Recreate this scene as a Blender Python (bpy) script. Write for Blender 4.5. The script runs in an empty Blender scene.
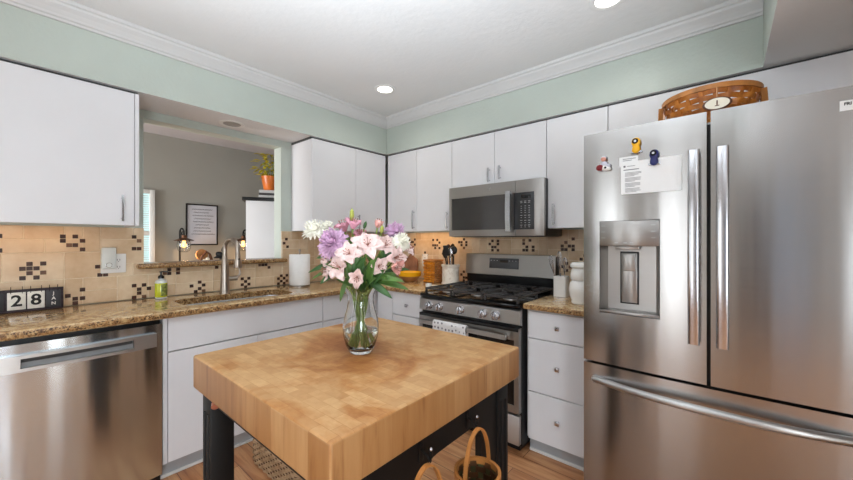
import bpy, bmesh, math, random
from mathutils import Vector, Matrix
PI = math.pi
random.seed(7)
scene = bpy.context.scene
COL = scene.collection

# ------------------------------------------------------------------ camera, world, light, exposure
cd = bpy.data.cameras.new('camera'); cam = bpy.data.objects.new('camera', cd); COL.objects.link(cam)
cam.location = (2.87, -2.70, 1.284)
cam.rotation_euler = (PI/2, 0, math.radians(40.5))
cd.sensor_width = 36.0; cd.lens = 350.0/853.0*36.0; cd.shift_y = 1.0/853.0; cd.clip_start = 0.02
scene.camera = cam

scene.view_settings.view_transform = 'Standard'
scene.view_settings.look = 'None'
scene.view_settings.gamma = 1.0
scene.view_settings.use_curve_mapping = False
scene.view_settings.exposure = 0.06

world = bpy.data.worlds.new('world'); scene.world = world; world.use_nodes = True
world.node_tree.nodes['Background'].inputs[0].default_value = (0.80, 0.88, 1.0, 1)
world.node_tree.nodes['Background'].inputs[1].default_value = 1.0

def area(name, loc, direction, sx, sy, power, col=(1, 1, 1), shape='RECTANGLE', spread=PI):
    l = bpy.data.lights.new(name, 'AREA'); l.shape = shape; l.size = sx
    if shape in ('RECTANGLE', 'ELLIPSE'): l.size_y = sy
    l.energy = power; l.color = col; l.spread = spread
    o = bpy.data.objects.new(name, l); COL.objects.link(o); o.location = loc
    o.rotation_euler = Vector(direction).to_track_quat('-Z', 'Y').to_euler()
    return o
# added fill at the unseen windows behind the camera and on the right
for wx, ww in ((0.975, 0.44), (2.15, 0.38)):
    area('window_daylight', (wx, -5.15, 1.10), (0, 1, -0.05), ww, 1.85, 16*ww, (0.84, 0.93, 1.0))
# added fill aimed up at the ceiling from behind the camera, no fixture
area('bounce_flash', (2.7, -3.05, 0.95), (-0.30, 0.42, 1), 0.6, 0.6, 40, (0.82, 0.92, 1.0), spread=math.radians(92))
area('window_daylight_side', (4.33, -3.75, 0.95), (-1, 0.12, -0.1), 0.85, 1.2, 36, (0.84, 0.93, 1.0))  # added low fill from the right, for the base cabinets
area('window_daylight_slit', (4.33, -2.54, 1.1), (-1, 0, 0.05), 0.15, 1.85, 1.2, (0.88, 0.95, 1.0))  # added narrow glow, a bright streak in the dishwasher steel
# added fill brightening the room beyond the pass-through, no fixture
area('dining_daylight', (-1.0, -5.1, 1.3), (0, 1, 0), 1.5, 1.6, 125, (0.97, 0.98, 1.0))

# ------------------------------------------------------------------ materials
def lin(c):
    return tuple(((x/255.)/12.92 if x/255. <= 0.04045 else ((x/255.+0.055)/1.055)**2.4) for x in c) + (1.0,)
class N:
    def __init__(s, name):
        s.m = bpy.data.materials.new(name); s.m.use_nodes = True
        s.t = s.m.node_tree; s.b = s.t.nodes['Principled BSDF']
    def n(s, typ, **kw):
        x = s.t.nodes.new(typ)
        for k, v in kw.items():
            if k[0] == '_': x.inputs[k[1:].replace('_', ' ')].default_value = v
            else: setattr(x, k, v)
        return x
    def l(s, a, b): s.t.links.new(a, b)
    def ramp(s, fac, stops, interp='LINEAR'):
        r = s.n('ShaderNodeValToRGB'); r.color_ramp.interpolation = interp
        e = r.color_ramp.elements
        while len(e) < len(stops): e.new(0.5)
        for i, (p, c) in enumerate(stops): e[i].position = p; e[i].color = lin(c)
        s.l(fac, r.inputs[0]); return r.outputs[0]
    def coords(s, scale=(1, 1, 1), rot=(0, 0, 0), loc=(0, 0, 0)):
        c = s.n('ShaderNodeTexCoord'); mp = s.n('ShaderNodeMapping')
        mp.inputs['Scale'].default_value = scale; mp.inputs['Rotation'].default_value = rot; mp.inputs['Location'].default_value = loc
        s.l(c.outputs['Object'], mp.inputs[0]); return mp.outputs[0]
    def noise(s, scale, detail=3, rough=0.5, vec=None, dist=0.0):
        x = s.n('ShaderNodeTexNoise'); x.inputs['Scale'].default_value = scale; x.inputs['Detail'].default_value = detail
        x.inputs['Roughness'].default_value = rough; x.inputs['Distortion'].default_value = dist
        s.l(vec if vec is not None else s.coords(), x.inputs['Vector']); return x
    def bump(s, h, strength=0.2, dist=0.002):
        b = s.n('ShaderNodeBump'); b.inputs['Strength'].default_value = strength; b.inputs['Distance'].default_value = dist
        s.l(h, b.inputs['Height']); s.l(b.outputs[0], s.b.inputs['Normal'])
    def mix(s, fac, a, b, mode='MIX'):
        x = s.n('ShaderNodeMix'); x.data_type = 'RGBA'; x.blend_type = mode
        for v, i in ((fac, 0), (a, 6), (b, 7)):
            if isinstance(v, (int, float)): x.inputs[i].default_value = v
            elif isinstance(v, tuple): x.inputs[i].default_value = v
            else: s.l(v, x.inputs[i])
        return x.outputs[2]
def mat(name, col, rough=0.5, metal=0.0, noise=None, bump=None, trans=0.0, ior=1.45, coat=0.0, emit=None, sss=0.0, aniso=None):
    """plain procedural material; noise=(scale, amount): slight tonal variation of the material itself"""
    k = N(name); b = k.b
    c = lin(col)
    b.inputs['Base Color'].default_value = c; b.inputs['Roughness'].default_value = rough; b.inputs['Metallic'].default_value = metal
    b.inputs['Transmission Weight'].default_value = trans; b.inputs['IOR'].default_value = ior; b.inputs['Coat Weight'].default_value = coat
    if noise:
        nz = k.noise(noise[0], 4)
        lo = tuple(max(0, x*(1-noise[1])) for x in col); hi = tuple(min(255, x*(1+noise[1])) for x in col)
        k.l(k.ramp(nz.outputs[0], [(0.3, lo), (0.7, hi)]), b.inputs['Base Color'])
    if bump:
        nz = k.noise(bump[0], 3); k.bump(nz.outputs[0], bump[1], bump[2] if len(bump) > 2 else 0.002)
    if emit:
        b.inputs['Emission Color'].default_value = lin(emit[0]); b.inputs['Emission Strength'].default_value = emit[1]
    if aniso:
        b.inputs['Anisotropic'].default_value = aniso; b.inputs['Anisotropic Rotation'].default_value = 0.25
        tg = k.n('ShaderNodeTangent'); tg.direction_type = 'RADIAL'; tg.axis = 'Z'; k.l(tg.outputs[0], b.inputs['Tangent'])
    return k.m

def steel(name, col, rough=0.3, wave=0.04):
    k = N(name); b = k.b
    b.inputs['Metallic'].default_value = 1.0
    b.inputs['Anisotropic'].default_value = 0.78; b.inputs['Anisotropic Rotation'].default_value = 0.25
    tg = k.n('ShaderNodeTangent'); tg.direction_type = 'RADIAL'; tg.axis = 'Z'; k.l(tg.outputs[0], b.inputs['Tangent'])
    nz = k.noise(1.0, 4, 0.6, k.coords((3, 3, 700)))
    k.l(k.ramp(nz.outputs[0], [(0.3, tuple(x*0.985 for x in col)), (0.7, tuple(min(255, x*1.01) for x in col))]), b.inputs['Base Color'])
    mr = k.n('ShaderNodeMapRange'); mr.inputs[3].default_value = rough*0.85; mr.inputs[4].default_value = rough*1.15
    k.l(nz.outputs[0], mr.inputs[0]); k.l(mr.outputs[0], b.inputs['Roughness'])
    nb = k.noise(1.0, 2, 0.5, k.coords((7, 7, 0.5)))
    k.bump(nb.outputs[0], wave, 0.05)
    return k.m

M = {}
M['white_lam'] = mat('white_laminate', (226, 226, 229), 0.38, noise=(3, 0.01))
M['cab_dark'] = mat('cabinet_gap', (70, 70, 70), 0.7, noise=(6, 0.05))
M['ceiling'] = mat('ceiling_paint', (222, 222, 222), 0.9, noise=(2, 0.01), bump=(35, 0.35, 0.004))
M['crown'] = mat('crown_paint', (206, 206, 206), 0.45, noise=(4, 0.01))
M['green'] = mat('pale_green_paint', (190, 199, 191), 0.42, noise=(3, 0.012), bump=(55, 0.5, 0.003))
M['far_wall'] = mat('grey_wall_paint', (160, 158, 151), 0.8, noise=(2, 0.02))
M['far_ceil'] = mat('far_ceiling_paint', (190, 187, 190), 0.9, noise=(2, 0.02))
M['room_wall'] = mat('beige_wall_paint', (206, 202, 196), 0.85, noise=(2, 0.03))
M['trim_white'] = mat('trim_white', (228, 228, 226), 0.45, noise=(4, 0.01))
M['toe'] = mat('grey_toe_kick', (176, 180, 184), 0.6, noise=(5, 0.03))
M['steel'] = steel('brushed_steel', (175, 173, 171), 0.22)
M['steel_dw'] = steel('brushed_steel_dishwasher', (208, 220, 230), 0.17, 0.07)
M['slate'] = steel('slate_steel', (166, 163, 160), 0.34, 0.02)
M['steel_lt'] = steel('light_steel', (188, 186, 184), 0.4, 0.02)
M['chrome'] = mat('chrome', (196, 196, 200), 0.2, 1.0, noise=(30, 0.01))
M['nickel'] = mat('brushed_nickel', (168, 158, 148), 0.28, 1.0, noise=(60, 0.03))
M['black_gloss'] = mat('black_gloss', (16, 16, 17), 0.12, noise=(20, 0.1))
M['black_enamel'] = mat('black_enamel', (20, 20, 21), 0.3, noise=(20, 0.1))
M['cast_iron'] = mat('cast_iron', (62, 60, 60), 0.42, noise=(80, 0.15), bump=(200, 0.2))
M['dark_glass'] = mat('dark_oven_glass', (62, 60, 58), 0.06, noise=(10, 0.03), coat=0.3)
M['panel_grey'] = mat('control_panel_grey', (66, 66, 68), 0.35, noise=(30, 0.03))
M['panel_dark'] = mat('control_panel_dark', (42, 42, 44), 0.3, noise=(30, 0.04))
M['key'] = mat('key_legend', (178, 178, 178), 0.5, noise=(50, 0.02))
M['black_paint'] = mat('black_island_paint', (13, 12, 12), 0.5, noise=(8, 0.1))
M['copper'] = mat('copper_knob', (190, 128, 104), 0.4, 0.5, noise=(40, 0.08))
M['wood_dark'] = mat('dark_brown_wood', (92, 56, 36), 0.5, noise=(18, 0.2))
M['wood_light'] = mat('tan_wood', (178, 124, 74), 0.5, noise=(20, 0.15))
M['white_cer'] = mat('white_ceramic', (236, 234, 230), 0.15, noise=(5, 0.01), coat=0.4)
M['cream'] = mat('cream_stoneware', (232, 224, 206), 0.4, noise=(12, 0.05))
M['paper'] = mat('white_paper', (238, 238, 238), 0.85, noise=(10, 0.01))
M['ink'] = mat('grey_ink', (120, 120, 124), 0.8, noise=(50, 0.05))
M['black_ink'] = mat('black_ink', (24, 24, 26), 0.7, noise=(50, 0.05))
M['towel_paper'] = mat('paper_towel_white', (240, 240, 240), 0.95, noise=(40, 0.01), bump=(180, 0.5))
M['yellow_cer'] = mat('yellow_glaze', (240, 178, 20), 0.25, noise=(8, 0.04), coat=0.3)
M['bulb'] = mat('warm_bulb', (255, 214, 150), 0.3, emit=((255, 190, 110), 3.0), noise=(5, 0.01))
M['lamp_face'] = mat('downlight_lens', (255, 250, 240), 0.4, emit=((255, 250, 240), 5.0), noise=(5, 0.01))
M['lamp_off'] = mat('unlit_downlight_lens', (150, 150, 148), 0.5, noise=(15, 0.05))
M['rust'] = mat('rust_brown_metal', (104, 70, 50), 0.45, 0.6, noise=(25, 0.15))
M['iron'] = mat('dark_iron', (34, 31, 30), 0.5, 0.5, noise=(30, 0.1))
M['orange_cer'] = mat('orange_glaze', (206, 108, 38), 0.3, noise=(8, 0.12))
M['red_mag'] = mat('dark_red_plastic', (120, 28, 36), 0.4, noise=(20, 0.05))
M['yellow_mag'] = mat('yellow_plastic', (240, 178, 30), 0.35, noise=(20, 0.03))
M['blue_mag'] = mat('navy_plastic', (34, 38, 96), 0.35, noise=(20, 0.05))
M['skin_mag'] = mat('painted_skin', (222, 160, 140), 0.5, noise=(30, 0.04))
M['grey_mag'] = mat('pale_grey_fabric', (196, 196, 208), 0.7, noise=(60, 0.05))
M['board'] = mat('walnut_board', (150, 104, 78), 0.5, noise=(14, 0.14))
M['leaf'] = mat('green_leaf', (88, 122, 60), 0.42, noise=(14, 0.25))
M['leaf2'] = mat('dark_green_leaf', (58, 92, 46), 0.42, noise=(14, 0.25))
M['leaf_y'] = mat('yellow_green_leaf', (186, 172, 44), 0.5, noise=(22, 0.3))
M['stem'] = mat('green_stem', (122, 142, 72), 0.45, noise=(20, 0.2))
M['petal_pink'] = mat('pale_pink_petal', (240, 214, 210), 0.55, noise=(24, 0.07))
M['petal_rose'] = mat('rose_pink_petal', (220, 158, 176), 0.55, noise=(24, 0.12))
M['petal_salmon'] = mat('salmon_petal', (228, 170, 162), 0.55, noise=(24, 0.12))
M['petal_lav'] = mat('lavender_petal', (204, 166, 196), 0.6, noise=(30, 0.14))
M['petal_white'] = mat('white_petal', (244, 240, 226), 0.6, noise=(30, 0.05))
M['stamen'] = mat('brown_stamen', (160, 112, 96), 0.6, noise=(40, 0.1))
M['bud'] = mat('olive_bud', (152, 156, 72), 0.5, noise=(24, 0.15))
M['soap_liq'] = mat('yellow_green_soap', (196, 206, 40), 0.15, noise=(8, 0.06), coat=0.5)
M['soap_lbl'] = mat('green_grey_label', (120, 128, 62), 0.5, noise=(60, 0.35))
M['clear_pl'] = mat('frosted_plastic', (214, 218, 216), 0.3, noise=(9, 0.02))
M['marble'] = None
M['cyan_light'] = mat('daylit_pane', (190, 225, 228), 0.2, emit=((196, 236, 240), 0.75), noise=(5, 0.02))
M['pane_bright'] = mat('daylit_pane_bright', (235, 240, 245), 0.2, emit=((250, 250, 250), 1.6), noise=(5, 0.01))
M['pane_glare'] = mat('sunlit_pane', (240, 240, 235), 0.2, emit=((255, 252, 244), 5.0), noise=(5, 0.01))  # glow of an added unseen pane, mirrored in the dishwasher
M['pane_dim'] = mat('shaded_pane', (150, 165, 185), 0.2, emit=((170, 190, 215), 0.45), noise=(5, 0.01))
M['slot_grey'] = mat('grey_handle_pocket', (134, 136, 138), 0.5, 0.3, noise=(30, 0.03))
M['door_dark'] = mat('dark_door_paint', (60, 56, 54), 0.6, noise=(5, 0.06))
M['tool_black'] = mat('black_nylon', (26, 26, 28), 0.4, noise=(40, 0.1))
M['book_a'] = mat('pale_book_cover', (200, 198, 198), 0.6, noise=(30, 0.04))
M['book_b'] = mat('charcoal_book_cover', (70, 68, 70), 0.6, noise=(30, 0.06))
M['cal_tile'] = mat('cream_card', (226, 222, 214), 0.6, noise=(40, 0.05))
M['cal_dark'] = mat('charcoal_card', (52, 52, 56), 0.5, noise=(40, 0.06))
M['cal_body'] = mat('black_board_distressed', (44, 34, 40), 0.6, noise=(60, 0.3))
M['plate'] = mat('white_switch_plate', (236, 234, 232), 0.25, noise=(9, 0.01), coat=0.2)
M['steel_in'] = mat('sink_steel', (176, 178, 180), 0.26, 1.0, noise=(40, 0.03))
M['fabric'] = None

def glass(name, col=(255, 255, 255), ior=1.45, rough=0.0):
    return mat(name, col, rough, 0, trans=1.0, ior=ior, noise=(3, 0.003))
M['glass'] = glass('clear_glass', (250, 252, 252)); M['water'] = glass('vase_water', (244, 248, 240), 1.33)

def m_granite():
    k = N('golden_granite'); v = k.coords()
    a = k.noise(38, 5, 0.62, v); c = k.noise(170, 3, 0.6, v); d = k.noise(105, 4, 0.65, k.coords((1, 1, 1), loc=(3, 5, 1)))
    base = k.ramp(a.outputs[0], [(0.30, (142, 104, 64)), (0.46, (186, 150, 104)), (0.60, (214, 188, 144)), (0.75, (170, 128, 84))])
    spk = k.ramp(d.outputs[0], [(0.32, (0, 0, 0)), (0.42, (255, 255, 255))])
    col = k.mix(spk, lin((66, 46, 34)), base)
    sp2 = k.ramp(c.outputs[0], [(0.62, (255, 255, 255)), (0.68, (0, 0, 0))])
    col = k.mix(sp2, lin((52, 40, 34)), col)
    k.l(col, k.b.inputs['Base Color']); k.b.inputs['Roughness'].default_value = 0.12; k.b.inputs['Coat Weight'].default_value = 0.3
    return k.m
M['granite'] = m_granite()
def m_granite_edge():
    k = N('granite_rough_edge'); v = k.coords()
    d = k.noise(125, 4, 0.65, v); a = k.noise(45, 4, 0.6, v)
    base = k.ramp(a.outputs[0], [(0.3, (120, 84, 50)), (0.5, (168, 128, 82)), (0.7, (206, 174, 124))])
    spk = k.ramp(d.outputs[0], [(0.40, (0, 0, 0)), (0.52, (255, 255, 255))])
    k.l(k.mix(spk, lin((78, 58, 42)), base), k.b.inputs['Base Color']); k.b.inputs['Roughness'].default_value = 0.25
    return k.m
M['granite_edge'] = m_granite_edge()
def m_tile():
    k = N('travertine_tile'); g = k.n('ShaderNodeNewGeometry')
    a = k.noise(9, 5, 0.6)
    c1 = k.ramp(g.outputs['Random Per Island'], [(0.0, (212, 188, 160)), (0.5, (224, 203, 176)), (1.0, (232, 214, 190))])
    c2 = k.ramp(a.outputs[0], [(0.3, (232, 218, 200)), (0.7, (255, 252, 246))])
    k.l(k.mix(1.0, c1, c2, 'MULTIPLY'), k.b.inputs['Base Color']); k.b.inputs['Roughness'].default_value = 0.34
    nb = k.noise(40, 4); k.bump(nb.outputs[0], 0.12, 0.004)
    return k.m
M['tile'] = m_tile()
M['grout'] = mat('sand_grout', (232, 216, 190), 0.9, noise=(60, 0.04))
M['mosaic'] = mat('brown_glass_mosaic', (56, 33, 25), 0.4, noise=(28, 0.4))
M['mosaic_lt'] = mat('taupe_glass_mosaic', (112, 80, 60), 0.4, noise=(28, 0.2))
def m_floor():
    k = N('laminate_planks'); v = k.coords()
    br = k.n('ShaderNodeTexBrick', offset=0.37); br.inputs['Scale'].default_value = 1.0
    br.inputs['Brick Width'].default_value = 1.2; br.inputs['Row Height'].default_value = 0.125; br.inputs['Mortar Size'].default_value = 0.0015
    br.inputs['Color1'].default_value = lin((192, 140, 100)); br.inputs['Color2'].default_value = lin((218, 172, 130)); br.inputs['Mortar'].default_value = lin((96, 62, 42))
    k.l(v, br.inputs['Vector'])
    g = k.noise(1.0, 6, 0.62, k.coords((2.0, 26, 1)), 0.6)
    gr = k.ramp(g.outputs[0], [(0.28, (176, 140, 118)), (0.45, (226, 202, 182)), (0.60, (255, 250, 240)), (0.75, (206, 170, 146))])
    k.l(k.mix(0.9, br.outputs[0], gr, 'MULTIPLY'), k.b.inputs['Base Color']); k.b.inputs['Roughness'].default_value = 0.32
    return k.m
M['floor'] = m_floor()
def m_block():
    k = N('end_grain_maple'); v = k.coords((1, 1, 1))
    br = k.n('ShaderNodeTexBrick', offset=0.43); br.inputs['Scale'].default_value = 1.0
    br.inputs['Brick Width'].default_value = 0.062; br.inputs['Row Height'].default_value = 0.030; br.inputs['Mortar Size'].default_value = 0.0006
    br.inputs['Color1'].default_value = lin((192, 150, 104)); br.inputs['Color2'].default_value = lin((210, 172, 126)); br.inputs['Mortar'].default_value = lin((188, 146, 100))
    k.l(v, br.inputs['Vector'])
    st = k.noise(4.2, 5, 0.6, None, 0.5)
    mp = k.n('ShaderNodeMapping'); mp.inputs['Location'].default_value = (0.03, 0.10, 0); tc = k.n('ShaderNodeTexCoord'); k.l(tc.outputs['Object'], mp.inputs[0])
    mp.inputs['Scale'].default_value = (3.0, 3.4, 0.0)
    gr = k.n('ShaderNodeTexGradient', gradient_type='SPHERICAL'); k.l(mp.outputs[0], gr.inputs[0])      # the worn oil stain in the middle of the block
    ml = k.n('ShaderNodeMath', operation='MULTIPLY'); ml.inputs[1].default_value = 0.30; k.l(gr.outputs['Fac'], ml.inputs[0])
    sb = k.n('ShaderNodeMath', operation='SUBTRACT'); k.l(st.outputs[0], sb.inputs[0]); k.l(ml.outputs[0], sb.inputs[1])
    stc = k.ramp(sb.outputs[0], [(0.26, (196, 140, 80)), (0.36, (232, 200, 160)), (0.48, (255, 250, 242))])
    c = k.mix(0.85, br.outputs[0], stc, 'MULTIPLY')
    fine = k.noise(55, 3, 0.6); c = k.mix(0.35, c, k.ramp(fine.outputs[0], [(0.3, (220, 205, 190)), (0.7, (255, 255, 255))]), 'MULTIPLY')
    k.l(c, k.b.inputs['Base Color']); k.b.inputs['Roughness'].default_value = 0.5; k.b.inputs['Specular IOR Level'].default_value = 0.3
    return k.m
M['block'] = m_block()
def m_stave(axis):
    k = N('maple_staves_' + axis)
    rot = (PI/2, 0, 0) if axis == 'x' else (PI/2, 0, PI/2)
    c = k.n('ShaderNodeTexCoord'); sx = k.n('ShaderNodeSeparateXYZ'); k.l(c.outputs['Object'], sx.inputs[0])
    u = sx.outputs['X' if axis == 'x' else 'Y']
    mu = k.n('ShaderNodeMath', operation='MULTIPLY'); mu.inputs[1].default_value = 13.0; k.l(u, mu.inputs[0])
    fl = k.n('ShaderNodeMath', operation='FLOOR'); k.l(mu.outputs[0], fl.inputs[0])
    wn = k.n('ShaderNodeTexWhiteNoise', noise_dimensions='1D'); k.l(fl.outputs[0], wn.inputs['W'])
    tone = k.ramp(wn.outputs['Value'], [(0, (170, 126, 80)), (0.5, (184, 142, 96)), (1, (196, 156, 110))])
    g = k.noise(1.0, 5, 0.6, k.coords((34, 34, 3)), 0.4)
    gr = k.ramp(g.outputs[0], [(0.25, (178, 138, 104)), (0.42, (236, 220, 200)), (0.7, (255, 250, 244))])
    k.l(k.mix(0.85, tone, gr, 'MULTIPLY'), k.b.inputs['Base Color']); k.b.inputs['Roughness'].default_value = 0.4
    return k.m
M['stave_x'] = m_stave('x'); M['stave_y'] = m_stave('y')
def m_marble():
    k = N('white_marble'); a = k.noise(14, 6, 0.65, None, 1.2)
    k.l(k.ramp(a.outputs[0], [(0.40, (214, 196, 176)), (0.50, (234, 222, 206)), (0.65, (240, 230, 216))]), k.b.inputs['Base Color'])
    k.b.inputs['Roughness'].default_value = 0.3; return k.m
M['marble'] = m_marble()
def m_wicker(name, a, b, c):
    k = N(name); n1 = k.noise(24, 4, 0.6); g = k.n('ShaderNodeNewGeometry')
    c1 = k.ramp(n1.outputs[0], [(0.3, a), (0.55, b), (0.75, c)])
    c2 = k.ramp(g.outputs['Random Per Island'], [(0, (215, 205, 195)), (1, (255, 255, 255))])
    k.l(k.mix(1.0, c1, c2, 'MULTIPLY'), k.b.inputs['Base Color']); k.b.inputs['Roughness'].default_value = 0.45
    return k.m
M['wicker_orange'] = m_wicker('honey_wicker', (160, 88, 26), (206, 126, 44), (228, 156, 70))
M['wicker_vivid'] = m_wicker('amber_wicker', (196, 108, 10), (232, 146, 22), (244, 172, 50))
M['wicker_brown'] = m_wicker('brown_wicker', (78, 48, 26), (112, 74, 44), (140, 98, 60))
M['wicker_tan'] = m_wicker('pale_wicker', (150, 122, 92), (184, 156, 124), (206, 182, 152))
M['wicker_green'] = m_wicker('green_stained_wicker', (70, 70, 44), (96, 94, 60), (120, 112, 76))
M['bentwood'] = mat('honey_bentwood', (184, 122, 64), 0.4, noise=(16, 0.14))

# ------------------------------------------------------------------ mesh helpers
class B:
    """collects shapes (world coordinates) into one mesh with material slots"""
    def __init__(s): s.bm = bmesh.new(); s.mats = []; s.cur = 0
    def use(s, m):
        if isinstance(m, str): m = M[m]
        if m not in s.mats: s.mats.append(m)
        s.cur = s.mats.index(m); return s
    def _mark(s, faces):
        for f in faces: f.material_index = s.cur
    def box(s, p0, p1, bev=0.0, seg=2, rot=None, piv=None):
        p0, p1 = Vector(p0), Vector(p1)
        c = (p0+p1)/2; d = p1-p0
        r = bmesh.ops.create_cube(s.bm, size=1.0); vs = r['verts']
        for v in vs: v.co = Vector((v.co.x*abs(d.x), v.co.y*abs(d.y), v.co.z*abs(d.z)))+c
        if rot is not None:
            pv = Vector(piv) if piv is not None else c
            for v in vs: v.co = rot @ (v.co-pv)+pv
        fs = list({f for v in vs for f in v.link_faces}); s._mark(fs)
        if bev > 0:
            bev = min(bev, 0.49*min(abs(d.x), abs(d.y), abs(d.z)))
            es = list({e for v in vs for e in v.link_edges})
            r2 = bmesh.ops.bevel(s.bm, geom=es, offset=bev, segments=seg, affect='EDGES', profile=0.5)
            s._mark(r2['faces'])
        return s
    def quad(s, pts):
        f = s.bm.faces.new([s.bm.verts.new(p) for p in pts]); f.material_index = s.cur; return s
    def prism(s, pts, vec):
        vec = Vector(vec); a = [s.bm.verts.new(Vector(p)) for p in pts]; b = [s.bm.verts.new(Vector(p)+vec) for p in pts]
        n = len(pts); fs = [s.bm.faces.new(a[::-1]), s.bm.faces.new(b)]
        for i in range(n): fs.append(s.bm.faces.new((a[i], a[(i+1) % n], b[(i+1) % n], b[i])))
        s._mark(fs); return s
    def tube(s, pts, r, n=8, cap=True, flat=None, up=None):
        """sweep; r float or list; flat=(a,b): elliptical/flat section half-sizes"""
        pts = [Vector(p) for p in pts]; rings = []
        prev = None
        for i, p in enumerate(pts):
            t = (pts[min(i+1, len(pts)-1)]-pts[max(i-1, 0)]).normalized()
            if prev is None:
                u = Vector(up) if up else (Vector((0, 0, 1)) if abs(t.z) < 0.9 else Vector((1, 0, 0)))
            else: u = prev
            u = (u-t*u.dot(t))
            if u.length < 1e-6: u = t.orthogonal()
            u.normalize(); prev = u; w = t.cross(u)
            rr = r[i] if isinstance(r, (list, tuple)) else r
            if flat: sec = [(flat[0]*a, flat[1]*b) for a, b in ((1, 1), (-1, 1), (-1, -1), (1, -1))]
            else: sec = [(rr*math.cos(2*PI*k/n), rr*math.sin(2*PI*k/n)) for k in range(n)]
            rings.append([s.bm.verts.new(p+u*a+w*b) for a, b in sec])
        m = len(rings[0]); fs = []
        for i in range(len(rings)-1):
            for k in range(m):
                fs.append(s.bm.faces.new((rings[i][k], rings[i][(k+1) % m], rings[i+1][(k+1) % m], rings[i+1][k])))
        if cap: fs += [s.bm.faces.new(rings[0][::-1]), s.bm.faces.new(rings[-1])]
        s._mark(fs); return s
    def cyl(s, a, b, r, n=24, r2=None): return s.tube([a, b], [r, r if r2 is None else r2], n)
    def lathe(s, c, prof, n=32, sx=1.0, sy=1.0, close=False, axis=None):
        """prof = [(r,z)..] about a vertical axis through c (or ALONG axis)"""
        c = Vector(c); q = Vector((0, 0, 1)).rotation_difference(Vector(axis)) if axis else None
        rings = []; fs = []
        for r, z in prof:
            if r < 1e-6: ring = [s.bm.verts.new(c+(q @ Vector((0, 0, z)) if q else Vector((0, 0, z))))]
            else:
                ring = []
                for k in range(n):
                    p = Vector((r*sx*math.cos(2*PI*k/n), r*sy*math.sin(2*PI*k/n), z))
                    ring.append(s.bm.verts.new(c+(q @ p if q else p)))
            rings.append(ring)
        for i in range(len(rings)-1):
            a, b = rings[i], rings[i+1]
            if len(a) == 1 and len(b) == 1: continue
            for k in range(n):
                k2 = (k+1) % n
                if len(a) == 1: fs.append(s.bm.faces.new((a[0], b[k2], b[k])))
                elif len(b) == 1: fs.append(s.bm.faces.new((a[k], a[k2], b[0])))
                else: fs.append(s.bm.faces.new((a[k], a[k2], b[k2], b[k])))
        s._mark(fs); return s
    def ball(s, c, r, sx=1, sy=1, sz=1, n=16, rot=None):
        r_ = bmesh.ops.create_uvsphere(s.bm, u_segments=n, v_segments=max(6, n//2), radius=r)
        for v in r_['verts']:
            p = Vector((v.co.x*sx, v.co.y*sy, v.co.z*sz)); v.co = (rot @ p if rot else p)+Vector(c)
        s._mark({f for v in r_['verts'] for f in v.link_faces}); return s
    def grid(s, fn, nu, nv, closed_u=False):
        vs = [[s.bm.verts.new(fn(i/nu, j/nv)) for j in range(nv+1)] for i in range(nu if closed_u else nu+1)]
        fs = []
        for i in range(nu):
            for j in range(nv):
                a, b = vs[i], vs[(i+1) % len(vs)] if closed_u else vs[i+1]
                fs.append(s.bm.faces.new((a[j], b[j], b[j+1], a[j+1])))
        s._mark(fs); return s
    def text(s, body, M4, size, ext=0.0004, align='CENTER', bold=0.0):
        cu = bpy.data.curves.new('txt', 'FONT'); cu.body = body; cu.size = size; cu.extrude = ext; cu.align_x = align; cu.align_y = 'CENTER'; cu.offset = bold
        cu.resolution_u = 3
        o = bpy.data.objects.new('txt', cu); COL.objects.link(o)
        dg = bpy.context.evaluated_depsgraph_get(); me = bpy.data.meshes.new_from_object(o.evaluated_get(dg))
        n0 = len(s.bm.verts); f0 = len(s.bm.faces)
        me.transform(M4); s.bm.from_mesh(me); s.bm.faces.ensure_lookup_table()
        s._mark(s.bm.faces[f0:]); bpy.data.meshes.remove(me); bpy.data.objects.remove(o); bpy.data.curves.remove(cu); return s
    def build(s, name, parent=None, smooth=35, solid=0.0, sub=0, m=None, fix=True):
        if fix: bmesh.ops.recalc_face_normals(s.bm, faces=s.bm.faces[:])
        org = Vector((0, 0, 0))
        root = parent
        while root is not None and root.parent is not None: root = root.parent
        if root is not None: org = root.location.copy()
        elif m is not None: org = Vector(m)
        if org.length: bmesh.ops.translate(s.bm, vec=-org, verts=s.bm.verts[:])
        me = bpy.data.meshes.new(name); s.bm.to_mesh(me); s.bm.free()
        for x in s.mats: me.materials.append(x)
        if smooth:
            me.polygons.foreach_set('use_smooth', [True]*len(me.polygons)); me.set_sharp_from_angle(angle=math.radians(smooth))
        o = bpy.data.objects.new(name, me); COL.objects.link(o)
        if root is not None: o.parent = parent
        else: o.location = org
        if solid: md = o.modifiers.new('thickness', 'SOLIDIFY'); md.thickness = solid; md.offset = 0
        if sub: md = o.modifiers.new('smooth', 'SUBSURF'); md.levels = sub; md.render_levels = sub
        return o
def tag(o, label=None, cat=None, group=None, kind=None):
    for k, v in (('label', label), ('category', cat), ('group', group), ('kind', kind)):
        if v: o[k] = v
    return o
def thing(name, label, cat, loc, group=None):
    o = bpy.data.objects.new(name, None); o.empty_display_size = 0.05; COL.objects.link(o); o.location = loc
    return tag(o, label, cat, group)
def struct(b, name, **kw): return tag(b.build(name, **kw), kind='structure')
# wall frames: 'A' = sink wall (plane x=0, u along y, w out of the wall), 'B' = range wall (u along x, w out of the wall)
def MP(side, u, w, z): return Vector((w, u, z)) if side == 'A' else Vector((u, -w, z))
def sbox(b, side, u0, u1, w0, w1, z0, z1, bev=0.0, seg=2):
    p, q = MP(side, u0, w0, z0), MP(side, u1, w1, z1)
    return b.box([min(p[i], q[i]) for i in range(3)], [max(p[i], q[i]) for i in range(3)], bev, seg)

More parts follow.
